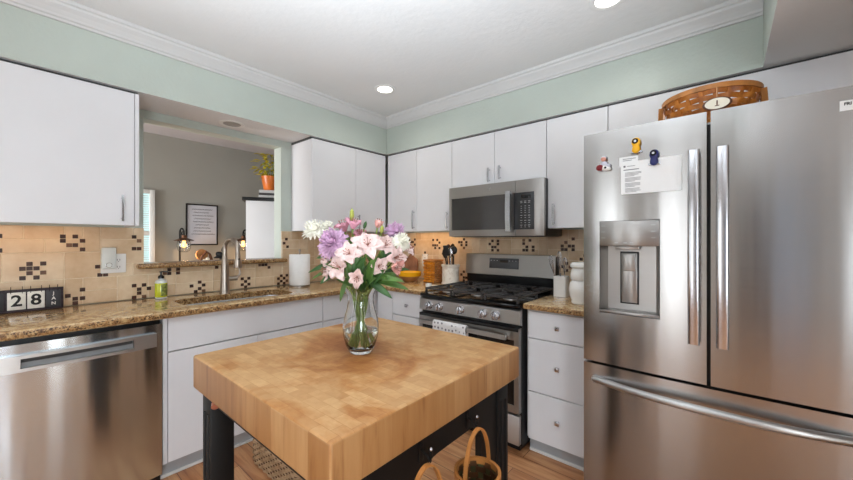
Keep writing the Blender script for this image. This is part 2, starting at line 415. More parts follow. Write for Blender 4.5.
# ------------------------------------------------------------------ the room
CEIL = 2.475; SOF = 2.135; HW = 0.05      # range wall surface at y = -0.05
struct(B().use('floor').box((-2.2, -5.4, -0.06), (4.6, 0.2, 0)), 'floor', smooth=0)
struct(B().use('ceiling').box((-0.12, -5.4, CEIL), (4.6, 0.2, CEIL+0.08)), 'ceiling', smooth=0)
struct(B().use('far_ceil').box((-2.2, -5.4, CEIL), (-0.12, 0.2, CEIL+0.08)), 'ceiling_beyond', smooth=0)
OY0, OY1, OZ0, OZ1 = -2.166, -1.242, 1.105, 2.082
b = B().use('green')
b.box((-0.12, -5.3, 0), (0, OY0, CEIL)); b.box((-0.12, OY1, 0), (0, 0.1, CEIL))
b.box((-0.12, OY0, 0), (0, OY1, OZ0)); b.box((-0.12, OY0, OZ1), (0, OY1, CEIL))
struct(b, 'wall_left', smooth=0)
struct(B().use('green').box((0.0, -HW, 0), (4.5, 0.1, CEIL)), 'wall_back', smooth=0)
struct(B().use('far_wall').box((-2.1, -0.06, 0), (-0.12, 0.1, CEIL)), 'wall_beyond_back', smooth=0)
struct(B().use('far_wall').box((-2.1, -5.3, 0), (-1.95, 0.1, CEIL)), 'wall_beyond', smooth=0)
struct(B().use('room_wall').box((4.4, -5.3, 0), (4.5, 0.1, CEIL)), 'wall_right', smooth=0)
struct(B().use('room_wall').box((-2.1, -5.3, 0), (4.5, -5.2, CEIL)), 'wall_front', smooth=0)

# soffit above the cabinets and the dropped ceiling over the refrigerator side
DX = 3.01
b = B().use('green')
L = [(0.001, -5.19), (0.001, -HW-0.001), (4.39, -HW-0.001), (4.39, -5.19), (DX, -5.19), (DX, -0.33), (0.33, -0.33), (0.33, -5.19)]
b.prism([(x, y, SOF) for x, y in L], (0, 0, CEIL-SOF-0.001))
b.use('ceiling')
o = b.build('wall_soffit', smooth=0); tag(o, kind='structure')
for p in o.data.polygons:
    if p.normal.z < -0.9: p.material_index = 1
# crown moulding: profile (out, z)
CP = [(0.0, 2.385), (0.012, 2.385), (0.016, 2.395), (0.024, 2.400), (0.028, 2.410), (0.042, 2.428), (0.058, 2.444), (0.062, 2.454), (0.072, 2.459), (0.076, 2.4745), (0.0, 2.4745)]
def crown(name, p_of, n):                      # p_of(k, out) -> xy at end k
    b = B().use('crown'); rr = [[b.bm.verts.new((*p_of(k, q), z)) for q, z in CP] for k in (0, 1)]
    for i in range(len(CP)):
        j = (i+1) % len(CP); b.bm.faces.new((rr[0][i], rr[0][j], rr[1][j], rr[1][i]))
    b.bm.faces.new(rr[0]); b.bm.faces.new(rr[1][::-1]); struct(b, name, smooth=0)
crown('trim_1', lambda k, q: (0.33+q, -5.18 if k == 0 else -0.33-q), 0)
crown('trim_2', lambda k, q: (0.33+q if k == 0 else DX-0.001, -0.33-q), 0)

# window in the room beyond; unseen windows / doors added for reflections and fill
def window(n, side, u0, u1, z0, z1, w, d, pane, bars=(), rails=(), slats=False):
    """side: 'x+' faces +x at x=w ..."""
    ax, sg = side[0], 1 if side[1] == '+' else -1
    def bx(b, a0, a1, q0, q1, c0, c1):
        lo, hi = sorted((w+sg*q0, w+sg*q1))
        if ax == 'x': b.box((lo, a0, c0), (hi, a1, c1), 0.003)
        else: b.box((a0, lo, c0), (a1, hi, c1), 0.003)
    f = B().use('trim_white'); t = 0.045
    bx(f, u0-t, u0, 0, d, z0-t, z1+t); bx(f, u1, u1+t, 0, d, z0-t, z1+t); bx(f, u0, u1, 0, d, z1, z1+t); bx(f, u0, u1, 0, d, z0-t, z0)
    for q in bars: bx(f, q-0.02, q+0.02, 0, d*0.8, z0, z1)
    for q in rails: bx(f, u0, u1, 0, d*0.8, q-0.02, q+0.02)
    fo = struct(f, 'window_%d' % n)
    g = B().use(pane); bx(g, u0, u1, 0.001, 0.004, z0, z1); g.build('pane', fo)
    if slats:
        s = B().use('trim_white'); q = z0+0.012
        while q < z1-0.01:
            bx(s, u0+0.002, u1-0.002, 0.008, 0.018, q, q+0.012); q += 0.024
        s.build('blind_slats', fo)
window(1, 'x+', -2.02, -1.755, 0.80, 1.80, -1.95, 0.04, 'cyan_light', rails=(1.37,), slats=True)
window(2, 'y+', 0.75, 1.20, 0.3, 2.05, -5.2, 0.03, 'pane_bright')  # added out of view, with the next two, for streaks in the refrigerator
window(3, 'y+', 1.95, 2.35, 0.15, 2.05, -5.2, 0.03, 'pane_bright')
window(4, 'y+', 3.60, 3.95, 0.15, 2.05, -5.2, 0.03, 'pane_dim')
window(5, 'x-', -2.60, -2.48, 0.15, 2.05, 4.4, 0.03, 'pane_glare')  # added out of view for the bright streak in the dishwasher
window(6, 'x-', -4.2, -3.3, 0.5, 2.05, 4.4, 0.03, 'pane_bright')
def rdoor(n, p0, p1, kn):  # unseen dark doors, added as dark bands reflected in the steel
    o = struct(B().use('door_dark').box(p0, p1, 0.004), 'door_%d' % n)
    B().use('chrome').ball(kn, 0.03).build('door_knob', o)
rdoor(1, (3.17, -5.199, 0), (3.52, -5.16, 2.03), (3.47, -5.14, 0.95))
rdoor(2, (4.36, -2.05, 0), (4.399, -1.62, 2.03), (4.34, -1.98, 0.95))

# ------------------------------------------------------------------ ceiling lights
def downlight(x, y, z, label, lit, power=0.0):
    t = thing('recessed_downlight', label, 'ceiling light', (x, y, z))
    B().use('trim_white').lathe((x, y, z-0.0005), [(0.058, 0), (0.058, -0.004), (0.070, -0.008), (0.084, -0.004), (0.084, 0), (0.058, 0)], 32).build('trim_ring', t)
    B().use('lamp_face' if lit else 'lamp_off').lathe((x, y, z-0.0006), [(0, 0), (0.0575, 0), (0.0575, -0.003), (0, -0.004)], 32).build('lens', t)
    if lit:
        l = area('downlight_glow', (x, y, z-0.02), (0, 0, -1), 0.11, 0.11, power, (1.0, 0.96, 0.90), 'DISK', math.radians(150))
        l.parent = t; l.location = (0, 0, -0.02)
downlight(0.84, -0.825, CEIL, 'lit round recessed light in the ceiling near the corner', True, 1.6)
downlight(2.43, -0.81, CEIL, 'lit round recessed light above the refrigerator, cut by the top of the photo', True, 1.6)
downlight(0.147, -1.685, SOF, 'unlit round recessed light in the soffit over the sink', False)

# ------------------------------------------------------------------ tile backsplashes
def backsplash(name, side, u0, u1, w, holes, z0, z1, cells, label, seed):
    """slab + travertine tiles in a random ashlar pattern + brown mosaic squares"""
    rnd = random.Random(seed); b = B()
    def clip(a0, a1, c0, c1):
        out = [(a0, a1, c0, c1)]
        for h0, h1, k0, k1 in holes:
            nw = []
            for (p0, p1, q0, q1) in out:
                if p1 <= h0 or p0 >= h1 or q1 <= k0 or q0 >= k1: nw.append((p0, p1, q0, q1)); continue
                if p0 < h0: nw.append((p0, h0, q0, q1))
                if p1 > h1: nw.append((h1, p1, q0, q1))
                m0, m1 = max(p0, h0), min(p1, h1)
                if q0 < k0: nw.append((m0, m1, q0, k0))
                if q1 > k1: nw.append((m0, m1, k1, q1))
            out = nw
        return [r for r in out if r[1]-r[0] > 0.012 and r[3]-r[2] > 0.008]
    b.use('grout')
    for r in clip(u0, u1, z0, z1): sbox(b, side, r[0], r[1], w+0.0005, w+0.008, r[2], r[3])
    b.use('tile'); G = 0.076; nu = int((u1-u0)/G)+1; nz = int((z1-z0)/G)+1; used = set(); g = 0.0017
    for j in range(nz):
        for i in range(nu):
            if (i, j) in used: continue
            opts = [(2, 1), (2, 1), (3, 2), (2, 2), (1, 1), (3, 1), (1, 2)]; rnd.shuffle(opts)
            for wu, hz in opts+[(1, 1)]:
                cl = [(i+a, j+c) for a in range(wu) for c in range(hz)]
                if any(q in used for q in cl) or i+wu > nu or j+hz > nz: continue
                used.update(cl)
                for r in clip(max(u0, u0+i*G)+g, min(u1, u0+(i+wu)*G)-g, z0+j*G+g, min(z1, z0+(j+hz)*G)-g):
                    if r[1] > r[0] and r[3] > r[2]: sbox(b, side, r[0], r[1], w+0.003, w+0.0105, r[2], r[3], 0.0012, 1)
                break
    s = 0.0115
    for k, (u, z) in enumerate(cells):
        b.use('mosaic_lt' if k % 9 == 4 else 'mosaic')
        sbox(b, side, u-s, u+s, w+0.006, w+0.0125, max(z-s*0.95, z0), z+s*0.95, 0.001, 1)
    o = b.build(name, smooth=0, m=MP(side, (u0+u1)/2, w+0.005, z0)); return tag(o, label, 'backsplash')
CA = [(-2.53, 1.31), (-2.53, 1.285), (-2.48, 1.31), (-2.45, 1.285), (-2.505, 1.26), (-2.48, 1.26), (-2.45, 1.235), (-2.655, 1.16), (-2.605, 1.16), (-2.68, 1.135), (-2.655, 1.135), (-2.63, 1.135), (-2.655, 1.11), (-2.605, 1.11), (-2.68, 1.085), (-2.63, 1.085), (-2.375, 1.08), (-2.35, 1.08), (-2.385, 1.13), (-2.35, 1.105), (-2.29, 1.1), (-2.215, 1.31), (-2.19, 1.285), (-2.215, 1.235), (-2.19, 1.235), (-2.215, 1.0), (-2.165, 1.0), (-2.19, 0.975), (-2.14, 0.975), (-2.19, 0.95), (-2.215, 0.925), (-2.165, 0.925), (-2.76, 1.31), (-2.76, 1.235), (-2.45, 1.0), (-2.51, 0.97), (-2.48, 0.95), (-2.45, 0.95), (-2.48, 0.925),
      (-2.03, 1.09), (-2.055, 1.068), (-2.03, 1.065), (-1.98, 1.09), (-1.98, 1.065), (-1.85, 0.99), (-1.9, 0.967), (-1.825, 0.967), (-1.85, 0.944), (-1.875, 0.925), (-1.825, 0.925), (-1.74, 1.09), (-1.70, 1.09), (-1.56, 0.99), (-1.51, 0.99), (-1.535, 0.967), (-1.56, 0.944), (-1.51, 0.944), (-1.535, 0.925), (-1.425, 1.09), (-1.40, 1.09), (-1.375, 1.09), (-1.35, 1.067), (-1.245, 0.99), (-1.195, 0.99), (-1.22, 0.967), (-1.27, 0.967), (-1.245, 0.944), (-1.195, 0.944), (-1.27, 0.925), (-1.22, 0.925), (-1.2, 1.3), (-1.22, 1.265), (-1.19, 1.235),
      (-1.05, 0.99), (-1.00, 0.99), (-1.025, 0.967), (-1.05, 0.944), (-1.0, 0.944)]
backsplash('tile_backsplash', 'A', -2.98, -HW-0.001, 0.0, [(OY0, OY1, OZ0-0.002, 3)], 0.915, 1.368, CA, 'beige stone tile backsplash with brown mosaic squares behind the sink', 3)
pat = {'a': [(0, 0), (3, 0), (1, 1), (2, 1), (0, 2), (3, 2), (1, 3), (2, 3)], 'b': [(0, 0), (2, 0), (3, 1), (0, 2), (1, 2), (2, 2), (1, 3), (3, 3)],
       'c': [(2, 0), (0, 1), (1, 1), (3, 1), (1, 2), (3, 2), (2, 3)], 'd': [(1, 0), (3, 0), (0, 1), (3, 1), (2, 2), (1, 2), (1, 3), (3, 3)],
       'e': [(0, 0), (2, 0), (0, 1), (1, 2), (3, 2), (0, 3), (1, 3), (3, 3)], 'f': [(3, 0), (1, 1), (0, 2), (2, 2), (3, 2), (0, 3), (1, 3), (3, 3)], 'g': [(1, 0), (0, 1), (2, 1), (1, 2)]}
CB = []
for u, z, p in ((0.42, 1.26, 'a'), (0.74, 1.255, 'b'), (1.05, 1.26, 'c'), (1.37, 1.245, 'd'), (1.68, 1.25, 'e'), (1.985, 1.26, 'f'), (0.61, 1.13, 'g'), (0.86, 1.15, 'g'), (1.075, 0.965, 'd'), (1.93, 0.965, 'e'), (2.12, 1.14, 'g'), (2.28, 1.25, 'a'), (1.99, 1.08, 'g'), (0.2, 1.0, 'a'), (1.22, 1.02, 'b')):
    CB += [(u+(i-1.5)*0.0262, z-(j-1.5)*0.0262) for i, j in pat[p]]
backsplash('tile_backsplash', 'B', 0.012, 2.345, HW, [], 0.915, 1.368, CB, 'beige stone tile backsplash with brown mosaic squares behind the range', 5)
b = B().use('granite_edge').box((-0.175, -2.205, OZ0-0.002+0.003), (0.062, -1.212, 1.138), 0.012, 3)
tag(b.build('granite_ledge', smooth=40, m=(-0.05, -1.7, OZ0)), 'speckled granite ledge of the pass-through opening above the sink', 'ledge')

# ------------------------------------------------------------------ cabinets
def bar_pull(side, u, w, z0, z1, parent):
    b = B().use('chrome'); zc = (z0+z1)/2; h = (z1-z0)/2
    pts = [MP(side, u, w, z0+0.012), MP(side, u, w+0.022, z0+0.012), MP(side, u, w+0.028, zc), MP(side, u, w+0.022, z1-0.012), MP(side, u, w, z1-0.012)]
    b.tube([MP(side, u, w-0.001, z0+0.014), MP(side, u, w+0.024, z0+0.014)], 0.005, 8); b.tube([MP(side, u, w-0.001, z1-0.014), MP(side, u, w+0.024, z1-0.014)], 0.005, 8)
    b.tube([MP(side, u, w+0.024-0.004*abs(t)**2*1+0.004, zc+h*t) for t in (-1, -.75, -.5, -.25, 0, .25, .5, .75, 1)], 0.006, 8, flat=(0.0065, 0.004))
    return b.build('handle', parent)
def cube_knob(side, u, w, z, parent):
    b = B().use('chrome'); b.cyl(MP(side, u, w-0.001, z), MP(side, u, w+0.018, z), 0.006, 10)
    sbox(b, side, u-0.0125, u+0.0125, w+0.016, w+0.027, z-0.0125, z+0.0125, 0.003); return b.build('knob', parent)
def front(side, u0, u1, z0, z1, w, parent, name='door'):
    b = B().use('white_lam'); sbox(b, side, u0+0.0015, u1-0.0015, w-0.018, w, z0+0.0015, z1-0.0015, 0.0012, 1); return b.build(name, parent, smooth=0)
def carcass(side, u0, u1, w0, w1, z0, z1, parent, name='carcass'):
    b = B().use('white_lam'); sbox(b, side, u0, u1, w0, w1, z0, z1, 0.001, 1); return b.build(name, parent, smooth=0)
UB, UT, UH = 1.37, 2.118, SOF-0.001
def upper(side, u0, u1, z0, fronts, label, w0=0.0015, wf=0.33, side_panel=True):
    t = thing('upper_cabinet', label, 'cabinet', MP(side, (u0+u1)/2, wf/2, z0))
    b = B().use('white_lam'); sbox(b, side, u0, u1, w0, wf-0.0185, z0+0.024, UT-0.004)
    for q in (u0, u1-0.016): sbox(b, side, q, q+0.016, w0, wf-0.0185, z0+0.001, z0+0.025)
    b.use('cab_dark'); sbox(b, side, u0+0.001, u1-0.001, w0, wf-0.028, UT-0.006, UH); b.build('carcass', t, smooth=0)  # shade of the gap put into the colour of this dark strip
    for f0, f1, hs in fronts:
        d = front(side, f0, f1, z0, UT, wf, t)
        for h in hs: bar_pull(side, h[0], wf, h[1], h[2], d)
    return t
# sink wall, left
t = upper('A', -3.02, -2.246, UB, [(-3.02, -2.2665, [(-2.322, 1.394, 1.534)])], 'wide white upper cabinet at the left edge beside the pass-through')
b = B().use('white_lam'); sbox(b, 'A', -2.2655, -2.2465, 0.31, 0.33, UB, UT, 0.001, 1); b.build('end_stile', t, smooth=0)
# sink wall, corner
upper('A', -1.15, -0.331, UB, [(-1.15, -0.708, [(-0.765, 1.394, 1.52)]), (-0.708, -0.345, [(-0.686, 1.394, 1.52)])], 'white two-door upper cabinet between the pass-through and the corner')
# range wall
upper('B', 0.334, 1.124, UB, [(0.345, 0.722, [(0.698, 1.394, 1.562)]), (0.722, 1.124, [(1.083, 1.388, 1.528)])], 'white two-door upper cabinet in the corner left of the microwave', HW+0.0015)
upper('B', 1.126, 1.932, 1.716, [(1.126, 1.528, [(1.487, 1.737, 1.845)]), (1.528, 1.932, [(1.580, 1.747, 1.850)])], 'short white two-door cabinet directly above the microwave', HW+0.0015)
upper('B', 1.934, 2.318, UB, [(1.934, 2.318, [(1.986, 1.392, 1.535)])], 'narrow tall white upper cabinet between microwave and refrigerator', HW+0.0015)
upper('B', 2.320, 3.34, 1.84, [(2.320, 3.34, [])], 'white cabinet above the refrigerator, behind the tray basket', HW+0.0015)

WA, WBF = 0.61, 0.70       # base front planes
CT, CB_ = 0.914, 0.876
def toe(side, u0, u1, w, t):
    b = B().use('toe'); sbox(b, side, u0, u1, w-0.03, w, 0.0, 0.10); b.use('trim_white'); sbox(b, side, u0, u1, w-0.001, w+0.012, 0.0, 0.018, 0.005); b.build('toe_kick', t, smooth=0)
# sink base
t = thing('base_cabinet', 'wide white sink base cabinet between dishwasher and corner', 'cabinet', (0.3, -1.7, 0))
b = B().use('white_lam')
for u0, u1 in ((-2.198, -2.178), (-1.251, -1.233)): sbox(b, 'A', u0, u1, 0.012, WA-0.019, 0.10, 0.874)
sbox(b, 'A', -2.198, -1.233, 0.012, WA-0.019, 0.10, 0.12); sbox(b, 'A', -2.178, -1.251, 0.015, 0.03, 0.12, 0.60)
sbox(b, 'A', -2.198, -2.179, WA-0.019, WA-0.001, 0.10, 0.874); b.build('carcass', t, smooth=0)
front('A', -2.177, -1.233, 0.692, 0.872, WA, t, 'false_drawer_front')
front('A', -2.177, -1.705, 0.10, 0.688, WA, t); front('A', -1.705, -1.233, 0.10, 0.688, WA, t)
toe('A', -2.198, -1.233, 0.55, t)
t = thing('base_cabinet', 'white drawer and door base cabinet between sink base and corner', 'cabinet', (0.3, -0.9, 0))
carcass('A', -1.231, -0.06, 0.012, WA-0.019, 0.10, 0.874, t)
front('A', -1.231, -0.735, 0.692, 0.872, WA, t, 'drawer'); front('A', -1.231, -0.735, 0.10, 0.688, WA, t); toe('A', -1.231, -0.702, 0.55, t)
t = thing('base_cabinet', 'white corner base cabinet with one drawer knob left of the range', 'cabinet', (0.87, -0.4, 0))
carcass('B', 0.612, 1.142, HW+0.013, WBF-0.019, 0.10, 0.874, t)
b = B().use('white_lam'); sbox(b, 'B', 0.612, 0.794, WBF-0.019, WBF-0.001, 0.10, 0.874); b.build('corner_filler', t, smooth=0)
d = front('B', 0.796, 1.142, 0.692, 0.872, WBF, t, 'drawer'); cube_knob('B', 0.968, WBF, 0.778, d)
d = front('B', 0.796, 1.142, 0.10, 0.688, WBF, t); cube_knob('B', 1.10, WBF, 0.63, d); toe('B', 0.612, 1.142, 0.64, t)
t = thing('base_cabinet', 'white three-drawer base cabinet between range and refrigerator', 'cabinet', (2.15, -0.4, 0))
carcass('B', 1.953, 2.345, HW+0.013, WBF-0.019, 0.10, 0.874, t)
for z0, z1, kz in ((0.705, 0.866, 0.787), (0.388, 0.702, 0.556), (0.10, 0.385, 0.251)):
    d = front('B', 1.966, 2.345, z0, z1, WBF, t, 'drawer'); cube_knob('B', 2.147, WBF, kz, d)
toe('B', 1.953, 2.345, 0.64, t)
t = thing('base_cabinet', 'white base cabinet on the far side of the dishwasher from the sink', 'cabinet', (0.3, -2.9, 0))
carcass('A', -2.98, -2.82, 0.012, WA-0.019, 0.10, 0.874, t); front('A', -2.98, -2.82, 0.10, 0.872, WA, t); toe('A', -2.98, -2.82, 0.55, t)

# ------------------------------------------------------------------ worktops
SY0, SY1, SX0, SX1 = -2.075, -1.40, 0.235, 0.545     # sink hole
def slab_poly(b, outer, hole, z0, z1, bev):
    bm = b.bm
    def ring(pts, z): return [bm.verts.new((x, y, z)) for x, y in pts]
    fs = []
    ot, ob = ring(outer, z1), ring(outer, z0)
    n = len(outer)
    for i in range(n): fs.append(bm.faces.new((ot[i], ot[(i+1) % n], ob[(i+1) % n], ob[i])))
    lo = []
    if hole:
        ht, hb = ring(hole, z1), ring(hole, z0); m = len(hole)
        for i in range(m): bm.faces.new((ht[i], hb[i], hb[(i+1) % m], ht[(i+1) % m])).material_index = b.cur
        lo = [(ot, ht), (ob, hb)]
    else: lo = [(ot, None), (ob, None)]
    for o_, h_ in lo:
        es = []
        for r in (o_, h_):
            if r: es += [bm.edges.get((r[i], r[(i+1) % len(r)])) for i in range(len(r))]
        bmesh.ops.triangle_fill(bm, use_beauty=True, use_dissolve=True, edges=es)
    te = [e for e in bm.edges if all(v in set(ot) | set(ob) for v in e.verts) and len(e.link_faces) == 2 and abs(e.verts[0].co.z-e.verts[1].co.z) < 1e-6 and e.calc_face_angle(0) > 1]
    if bev: bmesh.ops.bevel(bm, geom=te, offset=bev, segments=3, affect='EDGES', profile=0.5)
def rrect(x0, x1, y0, y1, r, n=6):
    out = []
    for cx, cy, a in ((x1-r, y1-r, 0), (x0+r, y1-r, 90), (x0+r, y0+r, 180), (x1-r, y0+r, 270)):
        out += [(cx+r*math.cos(math.radians(a+90*k/n)), cy+r*math.sin(math.radians(a+90*k/n))) for k in range(n+1)]
    return out
b = B().use('granite')
outer = [(0.001, -2.98), (0.65, -2.98), (0.65, -0.735), (1.146, -0.735), (1.146, -HW-0.001), (0.001, -HW-0.001)]
slab_poly(b, outer, rrect(SX0, SX1, SY0, SY1, 0.09), CB_, CT, 0.012)
b.use('granite_edge')
o = b.build('countertop', smooth=40, m=(0.3, -1.5, CB_)); tag(o, 'L-shaped speckled golden granite countertop around the sink and corner', 'countertop')
for p in o.data.polygons:
    if abs(p.normal.z) < 0.6: p.material_index = 1
b = B().use('granite'); slab_poly(b, [(1.950, -0.735), (2.352, -0.735), (2.352, -HW-0.001), (1.950, -HW-0.001)], None, CB_, CT, 0.012); b.use('granite_edge')
o = b.build('countertop', smooth=40, m=(2.15, -0.4, CB_)); tag(o, 'short granite countertop between range and refrigerator', 'countertop')
for p in o.data.polygons:
    if abs(p.normal.z) < 0.6: p.material_index = 1
# sink
t = thing('kitchen_sink', 'stainless steel undermount sink set in the granite countertop', 'sink', (0.39, -1.74, 0.70))
b = B().use('steel_in'); b.cur = 0
rings = []
for (g, z) in ((0.012, CB_-0.0005), (0.004, CB_-0.0005), (0.0, CB_-0.01), (-0.004, 0.74), (-0.03, 0.71), (-0.08, 0.705)):
    rings.append([b.bm.verts.new((x, y, z)) for x, y in rrect(SX0-g, SX1+g, SY0-g, SY1+g, max(0.02, 0.09+g))])
n = len(rings[0])
for i in range(len(rings)-1):
    for k in range(n): b.bm.faces.new((rings[i][k], rings[i][(k+1) % n], rings[i+1][(k+1) % n], rings[i+1][k]))
b.bm.faces.new(rings[-1]); b.build('basin', t, solid=0.0015)
B().use('chrome').lathe((0.39, -1.74, 0.7062), [(0, 0.001), (0.03, 0.001), (0.042, 0.003), (0.045, 0)], 24).build('drain', t)
# faucet
fx, fy = 0.155, -1.735
t = thing('kitchen_faucet', 'brushed nickel gooseneck pull-down faucet behind the sink', 'faucet', (fx, fy, CT))
b = B().use('nickel'); b.lathe((fx, fy, CT), [(0, 0), (0.034, 0), (0.034, 0.004), (0.031, 0.012), (0.029, 0.05), (0.0275, 0.12), (0.022, 0.22), (0.0155, 0.27)], 24); b.build('body', t)
R = 0.066; ZT = CT+0.315; dx, dy = 0.96, 0.28
b = B().use('nickel'); pts = [(fx, fy, CT+0.25), (fx, fy, ZT)]
for k in range(1, 13):
    a = PI-PI*k/12*1.02; pts.append((fx+dx*(R+R*math.cos(a)), fy+dy*(R+R*math.cos(a)), ZT+R*math.sin(a)))
ex, ey = pts[-1][0], pts[-1][1]
pts.append((ex, ey, ZT-0.03)); b.tube(pts, 0.0145, 14); b.build('gooseneck', t)
b = B().use('nickel'); b.lathe((ex, ey, 0), [(0, ZT-0.132), (0.025, ZT-0.132), (0.027, ZT-0.124), (0.021, ZT-0.06), (0.0165, ZT-0.025), (0, ZT-0.025)], 20); s_ = b.build('spray_head', t)
B().use('black_enamel').box((ex+0.014, ey-0.008, ZT-0.105), (ex+0.022, ey+0.008, ZT-0.065), 0.003).build('button', s_)
b = B().use('nickel'); b.tube([(fx, fy+0.015, CT+0.10), (fx+0.014, fy+0.078, CT+0.10)], 0.0165, 14)
b.tube([(fx+0.014, fy+0.076, CT+0.105), (fx+0.020, fy+0.094, CT+0.13), (fx+0.020, fy+0.090, CT+0.165), (fx+0.016, fy+0.070, CT+0.20)], [0.010, 0.008, 0.007, 0.006], 10); b.build('lever', t)

# ------------------------------------------------------------------ dishwasher
def panel_hole(b, P, u0, u1, z0, z1, hole, wf, wb, wh, nu=20):
    """front sheet at depth wf(u), sides back to wb, a rectangular recess to depth wh"""
    us = sorted(set([u0+(u1-u0)*k/nu for k in range(nu+1)]+([hole[0], hole[1]] if hole else [])))
    zs = [z0, z1] if not hole else [z0, hole[2], hole[3], z1]
    V = [[b.bm.verts.new(P(u, wf(u), z)) for z in zs] for u in us]
    fs = []
    for i in range(len(us)-1):
        for j in range(len(zs)-1):
            if hole and j == 1 and us[i] >= hole[0]-1e-6 and us[i+1] <= hole[1]+1e-6: continue
            fs.append(b.bm.faces.new((V[i][j], V[i+1][j], V[i+1][j+1], V[i][j+1])))
    be = [e for e in b.bm.edges if e.is_boundary and all(v in {x for r in V for x in r} for v in e.verts)]
    um = {v: (us[i], zs[j]) for i, r in enumerate(V) for j, v in enumerate(r)}
    new = {}
    def back(v):
        if v not in new:
            u, z = um[v]
            inh = hole and hole[0]-1e-6 <= u <= hole[1]+1e-6 and hole[2]-1e-6 <= z <= hole[3]+1e-6
            new[v] = b.bm.verts.new(P(u, wh if inh else wb, z))
        return new[v]
    for e in be:
        a, c = e.verts; fs.append(b.bm.faces.new((a, c, back(c), back(a))))
    b._mark(fs)
    hv = [v for v in V[0]+V[-1]]
    fs2 = [b.bm.faces.new((new[V[0][0]], new[V[-1][0]], new[V[-1][-1]], new[V[0][-1]]))] if True else []
    if hole: fs2.append(b.bm.faces.new([b.bm.verts.new(P(u, wh, z)) for u, z in ((hole[0], hole[2]), (hole[1], hole[2]), (hole[1], hole[3]), (hole[0], hole[3]))]))
    b._mark(fs2); return b
D0, D1 = -2.815, -2.203; DW = 0.625; dc = (D0+D1)/2
bowD = lambda u: DW+0.014*(1-((u-dc)/(0.306))**2)
t = thing('dishwasher', 'stainless steel dishwasher with pocket handle under the counter', 'dishwasher', (0.3, dc, 0))
b = B().use('black_enamel'); sbox(b, 'A', D0+0.002, D1-0.002, 0.02, 0.58, 0.05, 0.868); sbox(b, 'A', D0+0.004, D1-0.004, 0.05, 0.555, 0, 0.05); b.build('body', t, smooth=0)
PA = lambda u, w, z: MP('A', u, w, z)
b = B().use('steel_dw'); panel_hole(b, PA, D0+0.002, D1-0.002, 0.062, 0.852, None, bowD, 0.585, 0); d = b.build('door', t)
b = B().use('steel_lt'); hz = 0.775
panel_hole(b, PA, D0+0.03, D1-0.03, hz-0.034, hz+0.034, (-2.69, -2.325, hz-0.020, hz+0.020), lambda u: bowD(u)+0.024, 0.628, 0.632); ph = b.build('pocket_handle', d)
b = B().use('slot_grey'); panel_hole(b, PA, -2.6895, -2.3255, hz-0.0195, hz+0.001, None, lambda u: bowD(u)+0.006, 0.632, 0); b.use('cab_dark'); panel_hole(b, PA, -2.6895, -2.3255, hz+0.001, hz+0.0195, None, lambda u: bowD(u)+0.002, 0.632, 0); b.build('pocket_recess', ph)  # pocket shade painted in: dark upper half, grey lower half
b = B().use('black_enamel'); sbox(b, 'A', D1-0.05, D1-0.004, 0.56, 0.60, 0.012, 0.05, 0.004); b.build('toe_plate', t)

# ------------------------------------------------------------------ refrigerator
FX0, FX1, FXC, FY = 2.360, 3.284, 2.821, -0.955
bowF = lambda u: -FY+0.018*(1-((u-FXC)/0.463)**2)
PB = lambda u, w, z: MP('B', u, w, z)
t = thing('refrigerator', 'large stainless steel french door refrigerator with ice dispenser', 'refrigerator', (FXC, -0.5, 0))
b = B().use('slate'); b.box((FX0+0.006, -0.88, 0.03), (FX1-0.006, -0.085, 1.765), 0.004); b.use('black_enamel'); b.box((FX0+0.02, -0.86, 0), (FX1-0.02, -0.1, 0.03)); b.box((FX0+0.015, -0.884, 0.06), (FX1-0.015, -0.87, 1.755)); b.build('body', t)
DZ0 = 0.728; DZ1 = 1.782
b = B().use('steel'); HO = (2.430, 2.664, 0.958, 1.374); panel_hole(b, PB, FX0, FXC-0.006, DZ0, DZ1, HO, bowF, 0.885, 0.895, 16); dl = b.build('door', t)
b = B().use('steel'); panel_hole(b, PB, FXC+0.006, FX1, DZ0, DZ1, None, bowF, 0.885, 0, 16); dr = b.build('door', t)
b = B().use('steel'); panel_hole(b, PB, FX0, FX1, 0.06, DZ0-0.012, None, bowF, 0.885, 0, 24); fz = b.build('freezer_drawer', t)
# dispenser
dp = B().use('slate'); dp.box((HO[0]+0.001, -0.966, 1.262), (HO[1]-0.001, -0.897, HO[3]-0.001), 0.004); dsp = dp.build('dispenser_control_panel', dl)
for i, z in enumerate((1.352, 1.325, 1.298)):
    for x in (2.447, 2.640): B().use('key').box((x-0.008, -0.9668, z-0.0018), (x+0.008, -0.9655, z+0.0018)).build('touch_key', dsp, smooth=0)
for x in (2.50, 2.535, 2.56): B().use('key').box((x-0.007, -0.9668, 1.274), (x+0.007, -0.9655, 1.279)).build('touch_key', dsp, smooth=0)
b = B().use('slate'); b.box((HO[0]+0.001, -0.963, 0.959), (HO[1]-0.001, -0.897, 0.972), 0.003); b.build('drip_tray', dl)
b = B().use('slate'); b.prism([(2.432, -0.960, 0.973), (2.452, -0.900, 0.973), (2.642, -0.900, 0.973), (2.662, -0.960, 0.973), (2.662, -0.897, 0.973), (2.432, -0.897, 0.973)], (0, 0, 0.288)); b.build('recess_liner', dl)
b = B().use('panel_dark')
for p in (((2.503, -0.9035, 1.00), (2.578, -0.9005, 1.236)),): b.box(*p, 0.004)
b.use('slate'); b.box((2.509, -0.910, 1.006), (2.572, -0.902, 1.230), 0.004); b.box((2.514, -0.916, 1.15), (2.567, -0.909, 1.226), 0.003); b.use('steel_lt'); b.box((2.49, -0.945, 1.247), (2.585, -0.90, 1.2615), 0.003); b.build('dispenser_paddle', dl)
